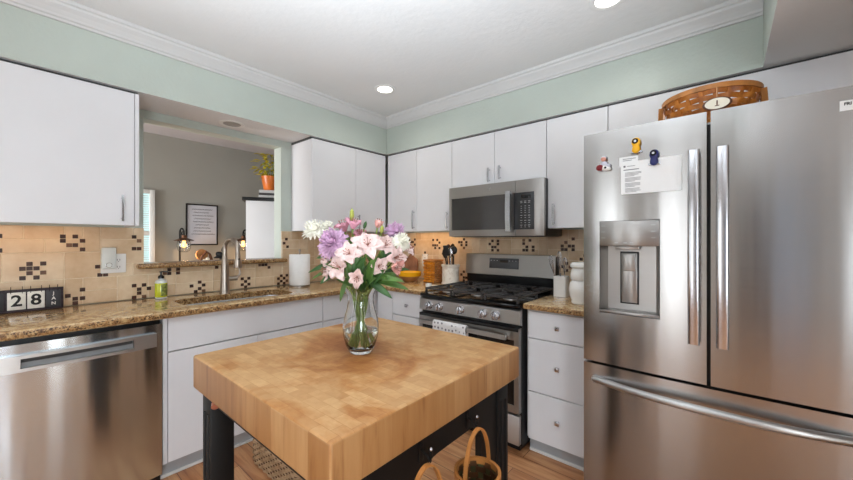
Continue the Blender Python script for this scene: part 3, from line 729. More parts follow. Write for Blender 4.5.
def fridge_handle(x, par):
    b = B().use('chrome')
    def f(u, v):
        z = 0.885+(1.635-0.885)*v; bow = 0.018*(1-(2*v-1)**2)
        a = 2*PI*u; cx = math.copysign(abs(math.cos(a))**0.6, math.cos(a)); sy = math.copysign(abs(math.sin(a))**0.6, math.sin(a))
        return (x+0.0185*cx, bowy(x)-0.030-bow+0.009*sy, z)
    bowy = lambda q: -bowF(q)
    b.grid(f, 20, 14, True)
    for z in (0.90, 1.62): b.box((x-0.012, -bowF(x)-0.030, z-0.012), (x+0.012, -bowF(x)+0.004, z+0.012), 0.003)
    bm = b.bm; bmesh.ops.holes_fill(bm, edges=[e for e in bm.edges if e.is_boundary], sides=0)
    return b.build('handle', par, smooth=50)
fridge_handle(2.777, dl); fridge_handle(2.862, dr)
b = B().use('steel_lt'); pts = [(2.408+(3.236-2.408)*k/16, -bowF(2.408+(3.236-2.408)*k/16)-0.002-0.054*max(0.0, 1-abs(2*k/16-1)**2.6), 0.648) for k in range(17)]
b.tube(pts, 0.0155, 12)
for x in (2.412, 3.232): b.tube([(x, -bowF(x)+0.004, 0.648), (x, -bowF(x)-0.012, 0.648)], 0.0155, 12)
b.build('handle', fz)
# label sticker, magnets and papers on the doors
fy_at = lambda x: -bowF(x)
def plate_on(b, x0, x1, z0, z1, th=0.0008, off=0.0004, rot=0.0):
    y = min(fy_at(x0), fy_at(x1))-off
    b.box((x0, y-th, z0), (x1, y, z1), 0, rot=Matrix.Rotation(rot, 3, 'Y')); return y-th
t = thing('label_sticker', 'small white sticker reading FRI near the top right of the refrigerator door', 'sticker', (3.175, fy_at(3.175), 1.69))
b = B().use('paper'); y = plate_on(b, 3.152, 3.225, 1.704, 1.737); b.build('sticker_paper', t, smooth=0)
b = B().use('black_ink'); b.text('FRI', Matrix.Translation((3.161, y-0.0003, 1.7255)) @ Matrix.Rotation(PI/2, 4, 'X'), 0.0125, 0.0002, align='LEFT', bold=0.0005); b.text('1', Matrix.Translation((3.180, y-0.0003, 1.711)) @ Matrix.Rotation(PI/2, 4, 'X'), 0.006, 0.0002); b.build('lettering', t, smooth=0)
o = thing('paper_note', 'large white printed sheet held on the refrigerator door by a navy clip', 'paper', (2.63, fy_at(2.63), 1.49))
b = B().use('paper'); y = plate_on(b, 2.521, 2.738, 1.487, 1.628, 0.001, 0.003, 0.0); b.build('sheet', o, smooth=0)
b = B().use('ink'); rn = random.Random(2)
b.box((2.531, y-0.0004, 1.604), (2.539, y+0.0002, 1.612)); b.box((2.545, y-0.0004, 1.607), (2.575, y+0.0002, 1.609)); b.box((2.531, y-0.0004, 1.591), (2.590, y+0.0002, 1.5945))
for g in range(4):
    for k in range(4):
        z = 1.580-g*0.023-k*0.0048; w = (0.05+rn.random()*0.012)*(0.7 if k == 3 else 1)
        b.box((2.537, y-0.0004, z-0.0009), (2.537+w, y+0.0002, z+0.0009))
b.build('printed_lines', o, smooth=0)
o = thing('paper_note', 'small white card under the yellow clip, tucked behind the printed sheet', 'paper', (2.55, fy_at(2.55), 1.6))
b = B().use('paper'); y = plate_on(b, 2.513, 2.585, 1.610, 1.652, 0.0006, 0.0005); b.build('card', o, smooth=0)
b = B().use('ink')
for z, w in ((1.642, 0.05), (1.635, 0.035)): b.box((2.527, y-0.0004, z-0.0012), (2.527+w, y+0.0002, z+0.0012))
b.build('printed_lines', o, smooth=0)
def clip_magnet(x, z, m, label):
    y = fy_at(x)-0.0045; t = thing('magnet_clip', label, 'magnet', (x, y, z))
    b = B().use(m); rings = []
    outl = [(0.016, 0.020), (0.017, 0.012), (0.0125, 0.0), (0.015, -0.012), (0.015, -0.022), (0.008, -0.029)]
    prof = [(0.0, 0.036), (0.010, 0.033), (0.016, 0.026)]+outl+[(0.0, -0.031)]
    def f(u, v):
        k = v*(len(prof)-1); i = min(int(k), len(prof)-2); q = k-i
        w = prof[i][0]*(1-q)+prof[i+1][0]*q; h = prof[i][1]*(1-q)+prof[i+1][1]*q
        a = 2*PI*u; return (x+w*math.cos(a), y-0.009-0.009*math.sin(a)*(0.2+0.8*w/0.017), z+h)
    b.grid(f, 16, 18, True); b.build('clip_body', t, smooth=60)
    b = B().use('black_gloss'); b.lathe((x-0.002, y-0.0165, z+0.020), [(0.0055, 0), (0.0055, 0.003), (0.011, 0.003), (0.012, 0), (0.0055, 0)], 18, axis=(0, -1, 0)); b.use('chrome'); b.lathe((x-0.002, y-0.0165, z+0.020), [(0, 0.0025), (0.005, 0.002), (0.005, 0)], 14, axis=(0, -1, 0)); b.build('eyelet', t)
    b = B().use('chrome'); b.box((x-0.022, y-0.008, z-0.028), (x+0.021, y-0.0005, z-0.020), 0.002); b.build('jaw', t)
clip_magnet(2.579, 1.690, 'yellow_mag', 'yellow magnetic clip on the refrigerator door above the papers')
clip_magnet(2.645, 1.628, 'blue_mag', 'navy blue magnetic clip at the top of the printed sheet')
x, y, z = 2.449, fy_at(2.449)-0.001, 1.625
t = thing('figure_magnet', 'small figurine magnet of a baby in a red and white shoe', 'magnet', (x, y, z))
b = B().use('white_cer'); b.ball((x+0.008, y-0.010, z-0.012), 0.02, 1.3, 0.5, 0.62, rot=Matrix.Rotation(0.25, 3, 'Y')); b.build('shoe', t)
b = B().use('red_mag'); b.ball((x-0.014, y-0.013, z-0.008), 0.0165, 1.0, 0.6, 0.85); b.build('shoe_heel', t)
b = B().use('grey_mag'); b.ball((x+0.002, y-0.009, z+0.008), 0.014, 1.05, 0.6, 0.9); b.ball((x+0.021, y-0.010, z-0.002), 0.009); b.build('jacket', t)
b = B().use('skin_mag'); b.ball((x+0.001, y-0.012, z+0.030), 0.0115, 1, 0.8, 1.05); b.use('grey_mag'); b.ball((x+0.001, y-0.010, z+0.036), 0.012, 1, 0.8, 0.62); b.use('black_ink'); b.ball((x-0.003, y-0.021, z+0.031), 0.0013); b.ball((x+0.005, y-0.021, z+0.031), 0.0013); b.build('head', t)
B().use('black_ink').lathe((x+0.010, y-0.0195, z-0.011), [(0, 0.001), (0.005, 0.001), (0.005, 0)], 14, axis=(0, -1, 0)).build('shoe_badge', t)

# ------------------------------------------------------------------ microwave
MX0, MX1, MY, MZ0, MZ1 = 1.152, 1.946, -0.402, 1.318, 1.714
t = thing('microwave_oven', 'slate steel over-the-range microwave with chrome bar handle', 'microwave', (1.55, -0.2, MZ0))
b = B().use('panel_dark'); b.box((MX0+0.002, -0.375, MZ0), (MX1-0.002, -HW-0.013, MZ1), 0.003); b.use('black_enamel'); b.box((MX0+0.02, -0.36, MZ0-0.003), (MX1-0.02, -0.08, MZ0+0.001)); b.build('body', t)
P = lambda u, w, z: MP('B', u, w, z)
b = B().use('slate'); panel_hole(b, P, MX0, 1.738, MZ0+0.002, MZ1-0.001, (1.176, 1.672, 1.368, 1.625), lambda u: -MY, 0.376, -MY-0.006, 4); d = b.build('door', t, smooth=0)
b = B().use('dark_glass'); b.box((1.178, MY+0.003, 1.370), (1.670, MY+0.009, 1.623)); b.build('door_glass', d, smooth=0)
b = B().use('steel_lt'); b.lathe((1.524, MY, 1.674), [(0, 0.0015), (0.013, 0.0015), (0.0145, 0.0005), (0.0145, 0)], 24, axis=(0, -1, 0)); b.use('panel_grey')
b.tube([(1.524+0.0115*math.cos(a*PI/8), MY-0.0018, 1.674+0.0115*math.sin(a*PI/8)) for a in range(17)], 0.0007, 6)
for s in (-1, 1): b.tube([(1.524+s*0.004+0.0035*math.cos(a*PI/5), MY-0.0018, 1.674+0.0045*math.sin(a*PI/5)*(1 if a < 7 else 0.6)) for a in range(9)], 0.0007, 6)
b.build('emblem', d)
b = B().use('chrome'); pts = [(1.697, MY-0.034-0.006*(1-(2*k/10-1)**2), 1.352+(1.638-1.352)*k/10) for k in range(11)]; b.tube(pts, 0.0, flat=(0.006, 0.0185), up=(0, 1, 0))
for z in (1.37, 1.62): b.box((1.690, MY-0.032, z-0.01), (1.704, MY+0.002, z+0.01), 0.002)
b.build('handle', d)
b = B().use('slate'); b.box((1.740, MY, MZ0+0.002), (MX1, -0.376, MZ1-0.001), 0.002); cp = b.build('control_side', t)
b = B().use('panel_dark'); b.box((1.724, MY-0.003, 1.365), (1.876, MY+0.001, 1.625), 0.003); kp = b.build('keypad', cp)
b = B().use('black_gloss'); b.box((1.782, MY-0.0045, 1.582), (1.852, MY-0.002, 1.606), 0.001); b.build('display', kp)
b = B().use('key')
for r, z in enumerate((1.562, 1.552, 1.528, 1.513, 1.498, 1.483, 1.463, 1.448, 1.428, 1.412, 1.395, 1.382)):
    for c in range(3):
        x = 1.783+c*0.029; w = 0.008 if r in (0, 1, 6, 8, 10) else 0.0045
        b.box((x-w, MY-0.0042, z-0.0016), (x+w, MY-0.002, z+0.0016))
b.build('key_legends', kp, smooth=0)

# ------------------------------------------------------------------ gas range
RX0, RX1 = 1.150, 1.945; RC = (RX0+RX1)/2
t = thing('gas_range', 'stainless steel gas range with black grates under the microwave', 'range', (RC, -0.4, 0))
b = B().use('black_enamel'); b.box((RX0+0.002, -0.735, 0.05), (RX1-0.002, -0.10, 0.885), 0.003); b.box((RX0+0.03, -0.70, 0), (RX1-0.03, -0.12, 0.05)); b.build('body', t)
b = B().use('black_gloss'); b.box((RX0, -0.762, 0.880), (RX1, -0.115, 0.903), 0.006); b.build('cooktop', t)
b = B().use('steel_lt'); b.prism([(RX0, -0.735, 0.775), (RX0, -0.766, 0.785), (RX0, -0.762, 0.862), (RX0, -0.735, 0.879)], (RX1-RX0, 0, 0)); cpn = b.build('control_panel', t, smooth=0)
for x in (1.245, 1.338, 1.517, 1.690, 1.784):
    b = B().use('chrome'); b.lathe((x, -0.762, 0.823), [(0.030, 0), (0.030, 0.004), (0.026, 0.006), (0.024, 0.030), (0.020, 0.034), (0, 0.034)], 24, axis=(0, -1, 0)); b.box((x-0.0055, -0.805, 0.799), (x+0.0055, -0.79, 0.847), 0.003); b.use('panel_dark'); b.box((x-0.0015, -0.8058, 0.832), (x+0.0015, -0.8045, 0.846)); b.build('knob', cpn)
b = B().use('slate'); panel_hole(b, P, RX0+0.004, RX1-0.004, 0.255, 0.762, (1.185, 1.91, 0.30, 0.690), lambda u: 0.772, 0.737, 0.766, 6); d = b.build('oven_door', t, smooth=0)
b = B().use('black_gloss'); b.box((1.187, -0.770, 0.302), (1.908, -0.764, 0.688)); b.build('oven_window', d, smooth=0)
b = B().use('black_enamel'); b.box((RX0+0.006, -0.7745, 0.742), (RX1-0.006, -0.735, 0.764), 0.003); b.build('vent_trim', d)
b = B().use('steel_lt'); hz = 0.712; b.tube([(1.20, -0.822, hz), (1.882, -0.822, hz)], 0.0, flat=(0.013, 0.0075), up=(0, 0, 1))
for x in (1.225, 1.855): b.box((x-0.014, -0.822, hz-0.010), (x+0.014, -0.768, hz+0.010), 0.004)
b.build('handle', d)
b = B().use('steel_lt'); b.box((RX0+0.004, -0.770, 0.065), (RX1-0.004, -0.737, 0.240), 0.005); b.build('storage_drawer', t)
# backguard
b = B().use('black_enamel'); b.box((1.140, -0.125, 0.900), (1.925, -HW-0.014, 1.165), 0.004); bg = b.build('backguard', t)
b = B().use('steel_lt'); b.prism([(1.137, -0.127, 1.003), (1.137, -0.142, 1.008), (1.137, -0.128, 1.172), (1.137, -0.108, 1.176), (1.137, -0.108, 1.003)], (0.784, 0, 0)); b.build('backguard_panel', bg, smooth=0)
rb = Matrix.Rotation(math.radians(5), 3, 'X')
b = B().use('panel_grey'); b.box((1.372, -0.1395, 1.060), (1.634, -0.133, 1.144), 0.004, rot=rb.inverted()); dsp = b.build('clock_panel', bg)
b = B().use('key')
for i in range(9):
    for j in range(2):
        if j == 1 and 3 <= i <= 5: continue
        b.box((1.390+i*0.0275-0.005, -0.1412+0.0035*j, 1.079+0.042*j), (1.390+i*0.0275+0.005, -0.1385+0.0035*j, 1.084+0.042*j), rot=rb.inverted())
b.use('black_gloss'); b.box((1.470, -0.1385, 1.108), (1.540, -0.1345, 1.130), rot=rb.inverted()); b.build('clock_keys', dsp, smooth=0)
# grates and burners
def grate(x0, x1):
    b = B().use('cast_iron'); y0, y1, z = -0.735, -0.165, 0.936; r = 0.0075
    def bar(p, q, h=0.0): b.tube([(*p, z+h), (*q, z+h)], 0, flat=(0.006, 0.0045), up=(0, 0, 1))
    xs = (x0+0.012, x1-0.012); xm = (x0+x1)/2
    for x in xs: bar((x, y0), (x, y1))
    for y in (y0, (y0+y1)/2, y1): bar((xs[0], y), (xs[1], y))
    for yc in (y0+(y1-y0)*0.25, y0+(y1-y0)*0.75):
        for k in range(6):
            a = k*PI/3+PI/6; c, s = math.cos(a), math.sin(a); ix, iy = xm+0.04*c, yc+0.04*s
            oy = yc+max(-1, min(1, s*1.2))*(y1-y0)*0.245; ox = xm+max(-1, min(1, c*1.2))*(xs[1]-xm)
            b.tube([(ix, iy, z+0.002), (ox, oy, z+0.002)], 0, flat=(0.006, 0.004), up=(0, 0, 1))
    for x in xs:
        for y in (y0+0.01, (y0+y1)/2, y1-0.01): b.box((x-0.007, y-0.007, 0.9025), (x+0.007, y+0.007, z), 0.002)
    return b.build('grate', t)
w3 = (RX1-RX0-0.04)/3
for i in range(3): grate(RX0+0.02+i*w3+0.001, RX0+0.02+(i+1)*w3-0.001)
for x in (RX0+0.02+w3/2, RC, RX1-0.02-w3/2):
    for y in (-0.5925, -0.3075):
        b = B().use('slate'); b.lathe((x, y, 0.9025), [(0.052, 0), (0.050, 0.006), (0.036, 0.010), (0.036, 0)], 20); b.use('cast_iron'); b.lathe((x, y, 0.9025), [(0.034, 0.010), (0.036, 0.014), (0.030, 0.020), (0, 0.021)], 20); b.build('burner', t)
# towel over the oven handle
b = B().use('paper')
k = N('towel_print'); vo = k.n('ShaderNodeTexVoronoi'); vo.inputs['Scale'].default_value = 34; vo.inputs['Randomness'].default_value = 0.35; k.l(k.coords(), vo.inputs['Vector'])
k.l(k.ramp(vo.outputs['Distance'], [(0.22, (110, 104, 116)), (0.32, (232, 230, 230))]), k.b.inputs['Base Color']); k.b.inputs['Roughness'].default_value = 0.95
M['fabric'] = k.m; b.use('fabric')
def tw(u, v):
    x = 1.335+0.272*u; wob = 0.003*math.sin(u*17)
    s = v*0.62
    if s < 0.29: return (x+0.002*math.sin(v*9), -0.8345-wob*(1-s/0.29)-0.004, 0.43+s)
    if s < 0.33: a = (s-0.29)/0.04*PI; return (x, -0.822-0.0165*math.cos(a), 0.72+0.0165*math.sin(a)+0.004)
    return (x, -0.8045+wob, 0.72-(s-0.33))
b.grid(tw, 24, 46); b.mats = [M['fabric']]
for f in b.bm.faces: f.material_index = 0
o = b.build('dish_towel', smooth=80, solid=0.003, m=(1.47, -0.822, 0.72)); tag(o, 'white dish towel with dark print hanging over the oven handle', 'towel')

# ------------------------------------------------------------------ island cart
IX0, IX1, IY0, IY1, IZ0, IZ1 = 1.556, 2.322, -2.329, -1.556, 0.808, 0.914
t = thing('kitchen_island', 'butcher block topped island on black legs in mid kitchen', 'island', ((IX0+IX1)/2, (IY0+IY1)/2, 0))
b = B().use('block'); b.box((IX0, IY0, IZ0), (IX1, IY1, IZ1), 0.007, 3); b.use('stave_x'); b.use('stave_y')
o = b.build('butcher_block_top', t, smooth=40)
for p in o.data.polygons:
    if abs(p.normal.x) > 0.8: p.material_index = 2
    elif abs(p.normal.y) > 0.8: p.material_index = 1
def leg(x0, x1, y0, y1, gx, gy):
    b = B().use('black_paint'); b.box((x0, y0, 0), (x1, y1, IZ0-0.0005), 0.003)
    w = (x1-x0)
    for k in (0.3, 0.7):                        # two raised flutes on each outer face
        xa = x0+w*k; ya = y0+(y1-y0)*k; yy = y0 if gy < 0 else y1; xx = x0 if gx < 0 else x1
        b.box((xa-0.006, yy-0.004, 0.06), (xa+0.006, yy+0.004, 0.74), 0.003); b.box((xx-0.004, ya-0.006, 0.06), (xx+0.004, ya+0.006, 0.74), 0.003)
    b.build('leg', t)
lw = 0.07
for x0, gx in ((IX0+0.027, -1), (IX1-0.032-lw, 1)):
    for y0, gy in ((IY0+0.020, -1), (IY1-0.024-lw, 1)): leg(x0, x0+lw, y0, y0+lw, gx, gy)
b = B().use('black_paint'); b.box((IX0+0.097, IY0+0.035, 0.762), (IX1-0.1, IY0+0.055, IZ0-0.0005), 0.002); b.build('front_rail', t)
b = B().use('black_paint'); b.box((IX0+0.05, IY1-0.06, 0.66), (IX1-0.10, IY1-0.04, IZ0-0.0005), 0.002); b.build('rear_rail', t)
b = B().use('black_paint'); b.box((IX0+0.04, IY0+0.09, 0.762), (IX0+0.06, IY1-0.094, IZ0-0.0005), 0.002); b.build('side_rail', t)
# side panel with arched cut-out
ya, yb, zt, zb = -2.055, -1.745, 0.714, 0.09
arch = [(yb, zb), (yb, zt-0.06)]+[(yb-0.06+0.06*math.cos(a), zt-0.06+0.06*math.sin(a)) for a in [PI/2*k/6 for k in range(1, 7)]]
arch += [(ya+0.09+0.09*math.cos(a), zt-0.09+0.09*math.sin(a)) for a in [PI/2+PI/2*k/8 for k in range(0, 9)]]+[(ya, zb)]
poly = [(IY0+0.09, zb), (IY0+0.09, IZ0-0.0005), (IY1-0.094, IZ0-0.0005), (IY1-0.094, zb)]+arch
b = B().use('black_paint'); b.prism([(IX1-0.062, y, z) for y, z in poly], (0.022, 0, 0)); b.build('arched_side_panel', t, smooth=0)
def hook(y, z):
    b = B().use('iron'); x = IX1-0.040; b.box((x, y-0.009, z-0.02), (x+0.004, y+0.009, z+0.03), 0.002)
    b.tube([(x+0.003, y, z+0.012), (x+0.02, y, z+0.006), (x+0.034, y, z-0.006), (x+0.036, y, z+0.006), (x+0.034, y, z+0.022)], 0.0035, 8); b.use('chrome'); b.ball((x+0.034, y, z+0.024), 0.0055); b.build('hook', t)
hook(-2.035, 0.745); hook(-1.825, 0.745)
b = B().use('copper'); b.tube([(IX0+0.135, IY0+0.045, 0.797), (IX0+0.118, IY0+0.028, 0.790), (IX0+0.135, IY0+0.020, 0.779)], [0.008, 0.013, 0.011], 12); b.build('copper_peg', t)

# ------------------------------------------------------------------ woven baskets
def weave_round(b, c, prof, rows, stakes, amp, band, th, mats, sx=1.0, sy=1.0):
    """prof(v) -> (r, z); rows of bands going in and out of the stakes"""
    c = Vector(c); ns = stakes*4
    for i in range(rows):
        v0, v1 = (i+0.5-band/2)/rows, (i+0.5+band/2)/rows
        b.use(mats[0]); P_ = []
        for k in range(ns):
            a = 2*PI*k/ns; off = amp*math.cos(a*stakes/2+PI*i); col = []
            for v, e in ((v0, -th), (v1, -th), (v1, th), (v0, th)):
                r, z = prof(v); r += off+e; col.append(b.bm.verts.new(c+Vector((r*sx*math.cos(a), r*sy*math.sin(a), z))))
            P_.append(col)
        fs = [b.bm.faces.new((P_[k][q], P_[k][(q+1) % 4], P_[(k+1) % ns][(q+1) % 4], P_[(k+1) % ns][q])) for k in range(ns) for q in range(4)]
        b._mark(fs)
    b.use(mats[1])
    for k in range(stakes):
        a = 2*PI*k/stakes
        pts = [c+Vector((prof(v)[0]*sx*math.cos(a), prof(v)[0]*sy*math.sin(a), prof(v)[1])) for v in [q/8 for q in range(9)]]
        b.tube(pts, 0, flat=(0.0012, 0.007), up=(math.cos(a), math.sin(a), 0))
def ring_band(b, c, r, z0, z1, th, sx=1.0, sy=1.0, n=48): b.lathe(c, [(r-th, z0), (r+th, z0), (r+th, z1), (r-th, z1), (r-th, z0)], n, sx, sy)
# tray basket on the refrigerator
c = (2.815, -0.70, 1.7645)
t = thing('tray_basket', 'shallow round honey-coloured woven tray basket lying on top of the refrigerator', 'basket', c)
sx, sy = 1.0, 1.0; H = 0.156; rb_, rt_ = 0.125, 0.168
b = B(); weave_round(b, c, lambda v: (rb_+(rt_-rb_)*v, 0.006+(H-0.022)*v), 6, 22, 0.005, 0.86, 0.0014, ('wicker_orange', 'wicker_orange'), sx, sy)
b.use('wicker_brown'); b.lathe(c, [(0, 0.002), (rb_+0.004, 0.002), (rb_+0.004, 0.008), (0, 0.008)], 48, sx, sy); b.build('woven_wall', t, smooth=40)
b = B().use('bentwood'); ring_band(b, c, rt_+0.003, H-0.020, H, 0.005, sx, sy); b.build('rim', t, smooth=40)
for sg in (-1, 1):
    b = B().use('bentwood'); a0 = PI/2*(1-sg)+0.25*0; pts = []
    for k in range(9):
        q = -0.28+0.56*k/8; pts.append((c[0]+(rt_+0.012)*math.cos(a0+q), c[1]+(rt_+0.012)*math.sin(a0+q), c[2]+H-0.02-0.065*math.sin(PI*k/8)))
    b.tube(pts, 0, flat=(0.004, 0.009)); b.build('side_handle', t)
tg = Vector((c[0]+0.03, -0.905, c[2]+0.060))
b = B().use('wood_dark'); b.lathe(tg, [(0, 0), (0.031, 0), (0.034, 0.003), (0.031, 0.006), (0, 0.006)], 32, 1.35, 0.8, axis=(0, -1, 0.15))
b.use('cream'); b.lathe(tg, [(0.028, 0.0062), (0.028, 0.0075), (0, 0.008)], 32, 1.36, 0.8, axis=(0, -1, 0.15)); pl = b.build('tag', t)
b = B().use('wood_dark'); b.box(tg+Vector((-0.002, -0.0096, -0.006)), tg+Vector((0.002, -0.0082, 0.012))); b.box(tg+Vector((-0.007, -0.0096, -0.010)), tg+Vector((0.007, -0.0082, -0.007))); b.build('tag_motif', pl)
b = B().use('wood_light'); b.tube([tg+Vector((0, 0.003, 0.024)), tg+Vector((0, 0.02, 0.05)), (tg.x, c[1]-rt_-0.006, c[2]+H-0.02)], 0.003, 6); b.build('tag_tie', t)
# two handled baskets hanging on the island
def hang_basket(x, y, ztop, r, h, hh, label, dark):
    c = (x, y, ztop-h); t = thing('handled_basket', label, 'basket', c)
    b = B(); weave_round(b, c, lambda v: (r*(0.82+0.18*v), 0.004+(h-0.012)*v), 8, 16, 0.003, 0.86, 0.0012, dark)
    b.use(dark[1]); b.lathe(c, [(0, 0.002), (r*0.82, 0.002), (r*0.82, 0.007), (0, 0.007)], 32); b.build('woven_wall', t, smooth=40)
    b = B().use('bentwood'); ring_band(b, c, r+0.002, h-0.018, h, 0.0042); b.build('rim', t, smooth=40)
    b = B().use('bentwood'); pts = [(x, y-(r+0.004)*math.cos(PI*k/20), c[2]+h-0.05+(0.05+hh)*math.sin(PI*k/20)**0.8) for k in range(21)]
    b.tube(pts, 0, flat=(0.0022, 0.0055), up=(0, 1, 0)); b.build('handle', t)
hang_basket(2.352, -1.878, 0.655, 0.058, 0.14, 0.112, 'small dark woven basket with bent wood handle on the hook nearer the range', ('wicker_brown', 'wicker_green'))
hang_basket(2.352, -2.095, 0.632, 0.062, 0.14, 0.140, 'small basket hanging on the island hook nearer the front corner, mostly its handle showing', ('wicker_brown', 'wicker_green'))
# wicker box on the floor
bx0, bx1, by0, by1, bh = 0.77, 1.28, -1.81, -1.45, 0.26
t = thing('wicker_box', 'pale rectangular woven storage basket on the floor beyond the island', 'basket', ((bx0+bx1)/2, (by0+by1)/2, 0))
b = B(); per = rrect(bx0, bx1, by0, by1, 0.03, 4); dens = []
for i in range(len(per)):
    p, q = Vector(per[i]), Vector(per[(i+1) % len(per)]); m_ = max(1, int((q-p).length/0.009))
    for k in range(m_): dens.append(p+(q-p)*k/m_)
nd = len(dens); rows = 16
for i in range(rows):
    b.use('wicker_tan'); z0 = 0.006+bh/rows*i; z1 = z0+bh/rows*0.86; V = []
    for k in range(nd):
        p = dens[k]; tn = (dens[(k+1) % nd]-dens[k-1]).normalized(); nr = Vector((tn.y, -tn.x)); off = 0.0035*math.cos(PI*k/3.0+PI*i)
        V.append([b.bm.verts.new((p.x+nr.x*(off+e), p.y+nr.y*(off+e), z)) for z, e in ((z0, -.0015), (z1, -.0015), (z1, .0015), (z0, .0015))])
    b._mark([b.bm.faces.new((V[k][q], V[k][(q+1) % 4], V[(k+1) % nd][(q+1) % 4], V[(k+1) % nd][q])) for k in range(nd) for q in range(4)])
b.use('wicker_brown'); b.box((bx0+0.006, by0+0.006, 0.001), (bx1-0.006, by1-0.006, 0.006)); b.build('woven_wall', t, smooth=40)
b = B().use('wicker_tan'); b.tube([(p.x, p.y, bh+0.008) for p in dens]+[(dens[0].x, dens[0].y, bh+0.008)], 0.008, 8); b.build('rim', t)

# ------------------------------------------------------------------ sink-side small things
# flip calendar
cx = 0.085; t = thing('flip_calendar', 'black block calendar with flip cards reading 28 JAN against the tile', 'calendar', (cx, -2.665, CT))
b = B().use('cal_body'); b.box((cx-0.012, -2.806, CT+0.0005), (cx+0.002, -2.532, CT+0.118), 0.003); b.box((cx-0.04, -2.80, CT+0.0005), (cx+0.012, -2.538, CT+0.010), 0.003); b.build('board', t)
RT = Matrix(((0, 0, 1, 0), (1, 0, 0, 0), (0, 1, 0, 0), (0, 0, 0, 1)))   # text x -> +y, text y -> +z, facing +x
for (y0, y1, m, s) in ((-2.800, -2.744, 'cal_dark', ''), (-2.732, -2.669, 'cal_tile', '2'), (-2.664, -2.602, 'cal_tile', '8'), (-2.597, -2.542, 'cal_dark', 'JAN')):
    b = B().use(m); b.box((cx+0.002, y0, CT+0.014), (cx+0.0055, y1, CT+0.104), 0.004); cardo = b.build('flip_card', t)
    b = B().use('black_ink' if m == 'cal_tile' else 'cal_tile'); yc = (y0+y1)/2
    if s == '': pass
    elif len(s) == 1: b.text(s, Matrix.Translation((cx+0.006, yc, CT+0.058)) @ RT, 0.080, 0.0004, bold=0.0018)
    else:
        for k, ch in enumerate(s): b.text(ch, Matrix.Translation((cx+0.006, yc, CT+0.086-k*0.027)) @ RT, 0.023, 0.0003, bold=0.0004)
    if s: b.build('numeral' if len(s) == 1 else 'lettering', cardo, smooth=0)
    b = B().use('iron')
    for q in (y0+0.012, y1-0.012): b.tube([(cx+0.006, q, CT+0.098), (cx+0.008, q, CT+0.118), (cx-0.002, q, CT+0.132), (cx-0.011, q, CT+0.118)], 0.0014, 6)
    b.build('rings', t)
# soap
sx_, sy_ = 0.115, -2.098; t = thing('soap_dispenser', 'clear pump bottle of yellow-green hand soap beside the sink', 'soap', (sx_, sy_, CT))
b = B().use('clear_pl'); b.lathe((sx_, sy_, CT), [(0, 0.001), (0.029, 0.001), (0.032, 0.006), (0.032, 0.105), (0.028, 0.118), (0.014, 0.124), (0.013, 0.130), (0, 0.130)], 28); bt = b.build('bottle', t)
b = B().use('soap_liq'); b.lathe((sx_, sy_, CT), [(0.0322, 0.012), (0.0326, 0.013), (0.0326, 0.100), (0.0322, 0.101)], 28); b.build('liquid_band', bt)
b = B().use('soap_lbl'); b.lathe((sx_, sy_, CT), [(0.0328, 0.020), (0.0330, 0.021), (0.0330, 0.094), (0.0328, 0.095)], 28)
o = b.build('label', bt)
bm = bmesh.new(); bm.from_mesh(o.data); bmesh.ops.delete(bm, geom=[f for f in bm.faces if not (f.calc_center_median().y > -0.004 and f.calc_center_median().x > -0.01)], context='FACES'); bm.to_mesh(o.data); bm.free()
b = B().use('black_gloss'); b.lathe((sx_, sy_, CT), [(0, 0.130), (0.017, 0.130), (0.017, 0.142), (0.011, 0.150), (0.005, 0.152), (0.005, 0.168), (0.009, 0.169), (0.009, 0.176), (0, 0.177)], 20); b.tube([(sx_, sy_, CT+0.172), (sx_+0.012, sy_+0.030, CT+0.172), (sx_+0.013, sy_+0.034, CT+0.164)], 0.0045, 8); b.build('pump', t)
# outlet / switch plates + plug-in
t = thing('switch_plate', 'wide white outlet plate on the tile under the left upper cabinet', 'outlet', (0.0115, -2.31, 1.095))
b = B().use('plate'); b.box((0.0107, -2.372, 1.088), (0.017, -2.255, 1.205), 0.003); p_ = b.build('plate', t)
b = B().use('cab_dark'); [b.box((0.0168, -2.291+dy-0.0012, z-0.005), (0.0174, -2.291+dy+0.0012, z+0.005)) for dy in (-0.006, 0.006) for z in (1.125, 1.168)]
for z in (1.125, 1.168): b.cyl((0.0168, -2.291, z-0.011), (0.0174, -2.291, z-0.011), 0.002, 8)
b.build('sockets', p_)
t = thing('plug_in_light', 'clear plastic plug-in night light on the outlet plate', 'night light', (0.03, -2.34, 1.15))
b = B().use('clear_pl'); b.box((0.0175, -2.372, 1.115), (0.045, -2.305, 1.245), 0.008); sh = b.build('shade', t)
b = B().use('chrome'); b.tube([(0.0455, -2.338+0.014*math.cos(a*PI/12), 1.138+0.014*math.sin(a*PI/12)) for a in range(25)], 0.0012, 6); b.build('dial', sh)
# paper towel roll on holder
px_, py_ = 0.205, -1.187; t = thing('paper_towel_holder', 'white paper towel roll upright on a stand beside the sink', 'paper towels', (px_, py_, CT))
b = B().use('nickel'); b.lathe((px_, py_, CT), [(0, 0), (0.082, 0), (0.082, 0.006), (0.07, 0.012), (0, 0.012)], 32); b.cyl((px_, py_, CT+0.01), (px_, py_, CT+0.285), 0.006, 10); b.ball((px_, py_, CT+0.292), 0.011); b.build('stand', t)
b = B().use('towel_paper'); b.lathe((px_, py_, CT+0.0125), [(0.022, 0), (0.079, 0), (0.081, 0.003), (0.081, 0.245), (0.079, 0.248), (0.022, 0.248), (0.020, 0.245), (0.020, 0.003), (0.022, 0)], 40); b.box((px_+0.01, py_-0.083, CT+0.014), (px_+0.06, py_-0.0785, CT+0.258), 0.001, rot=Matrix.Rotation(0.35, 3, 'Z')) if False else None; b.build('paper_roll', t)

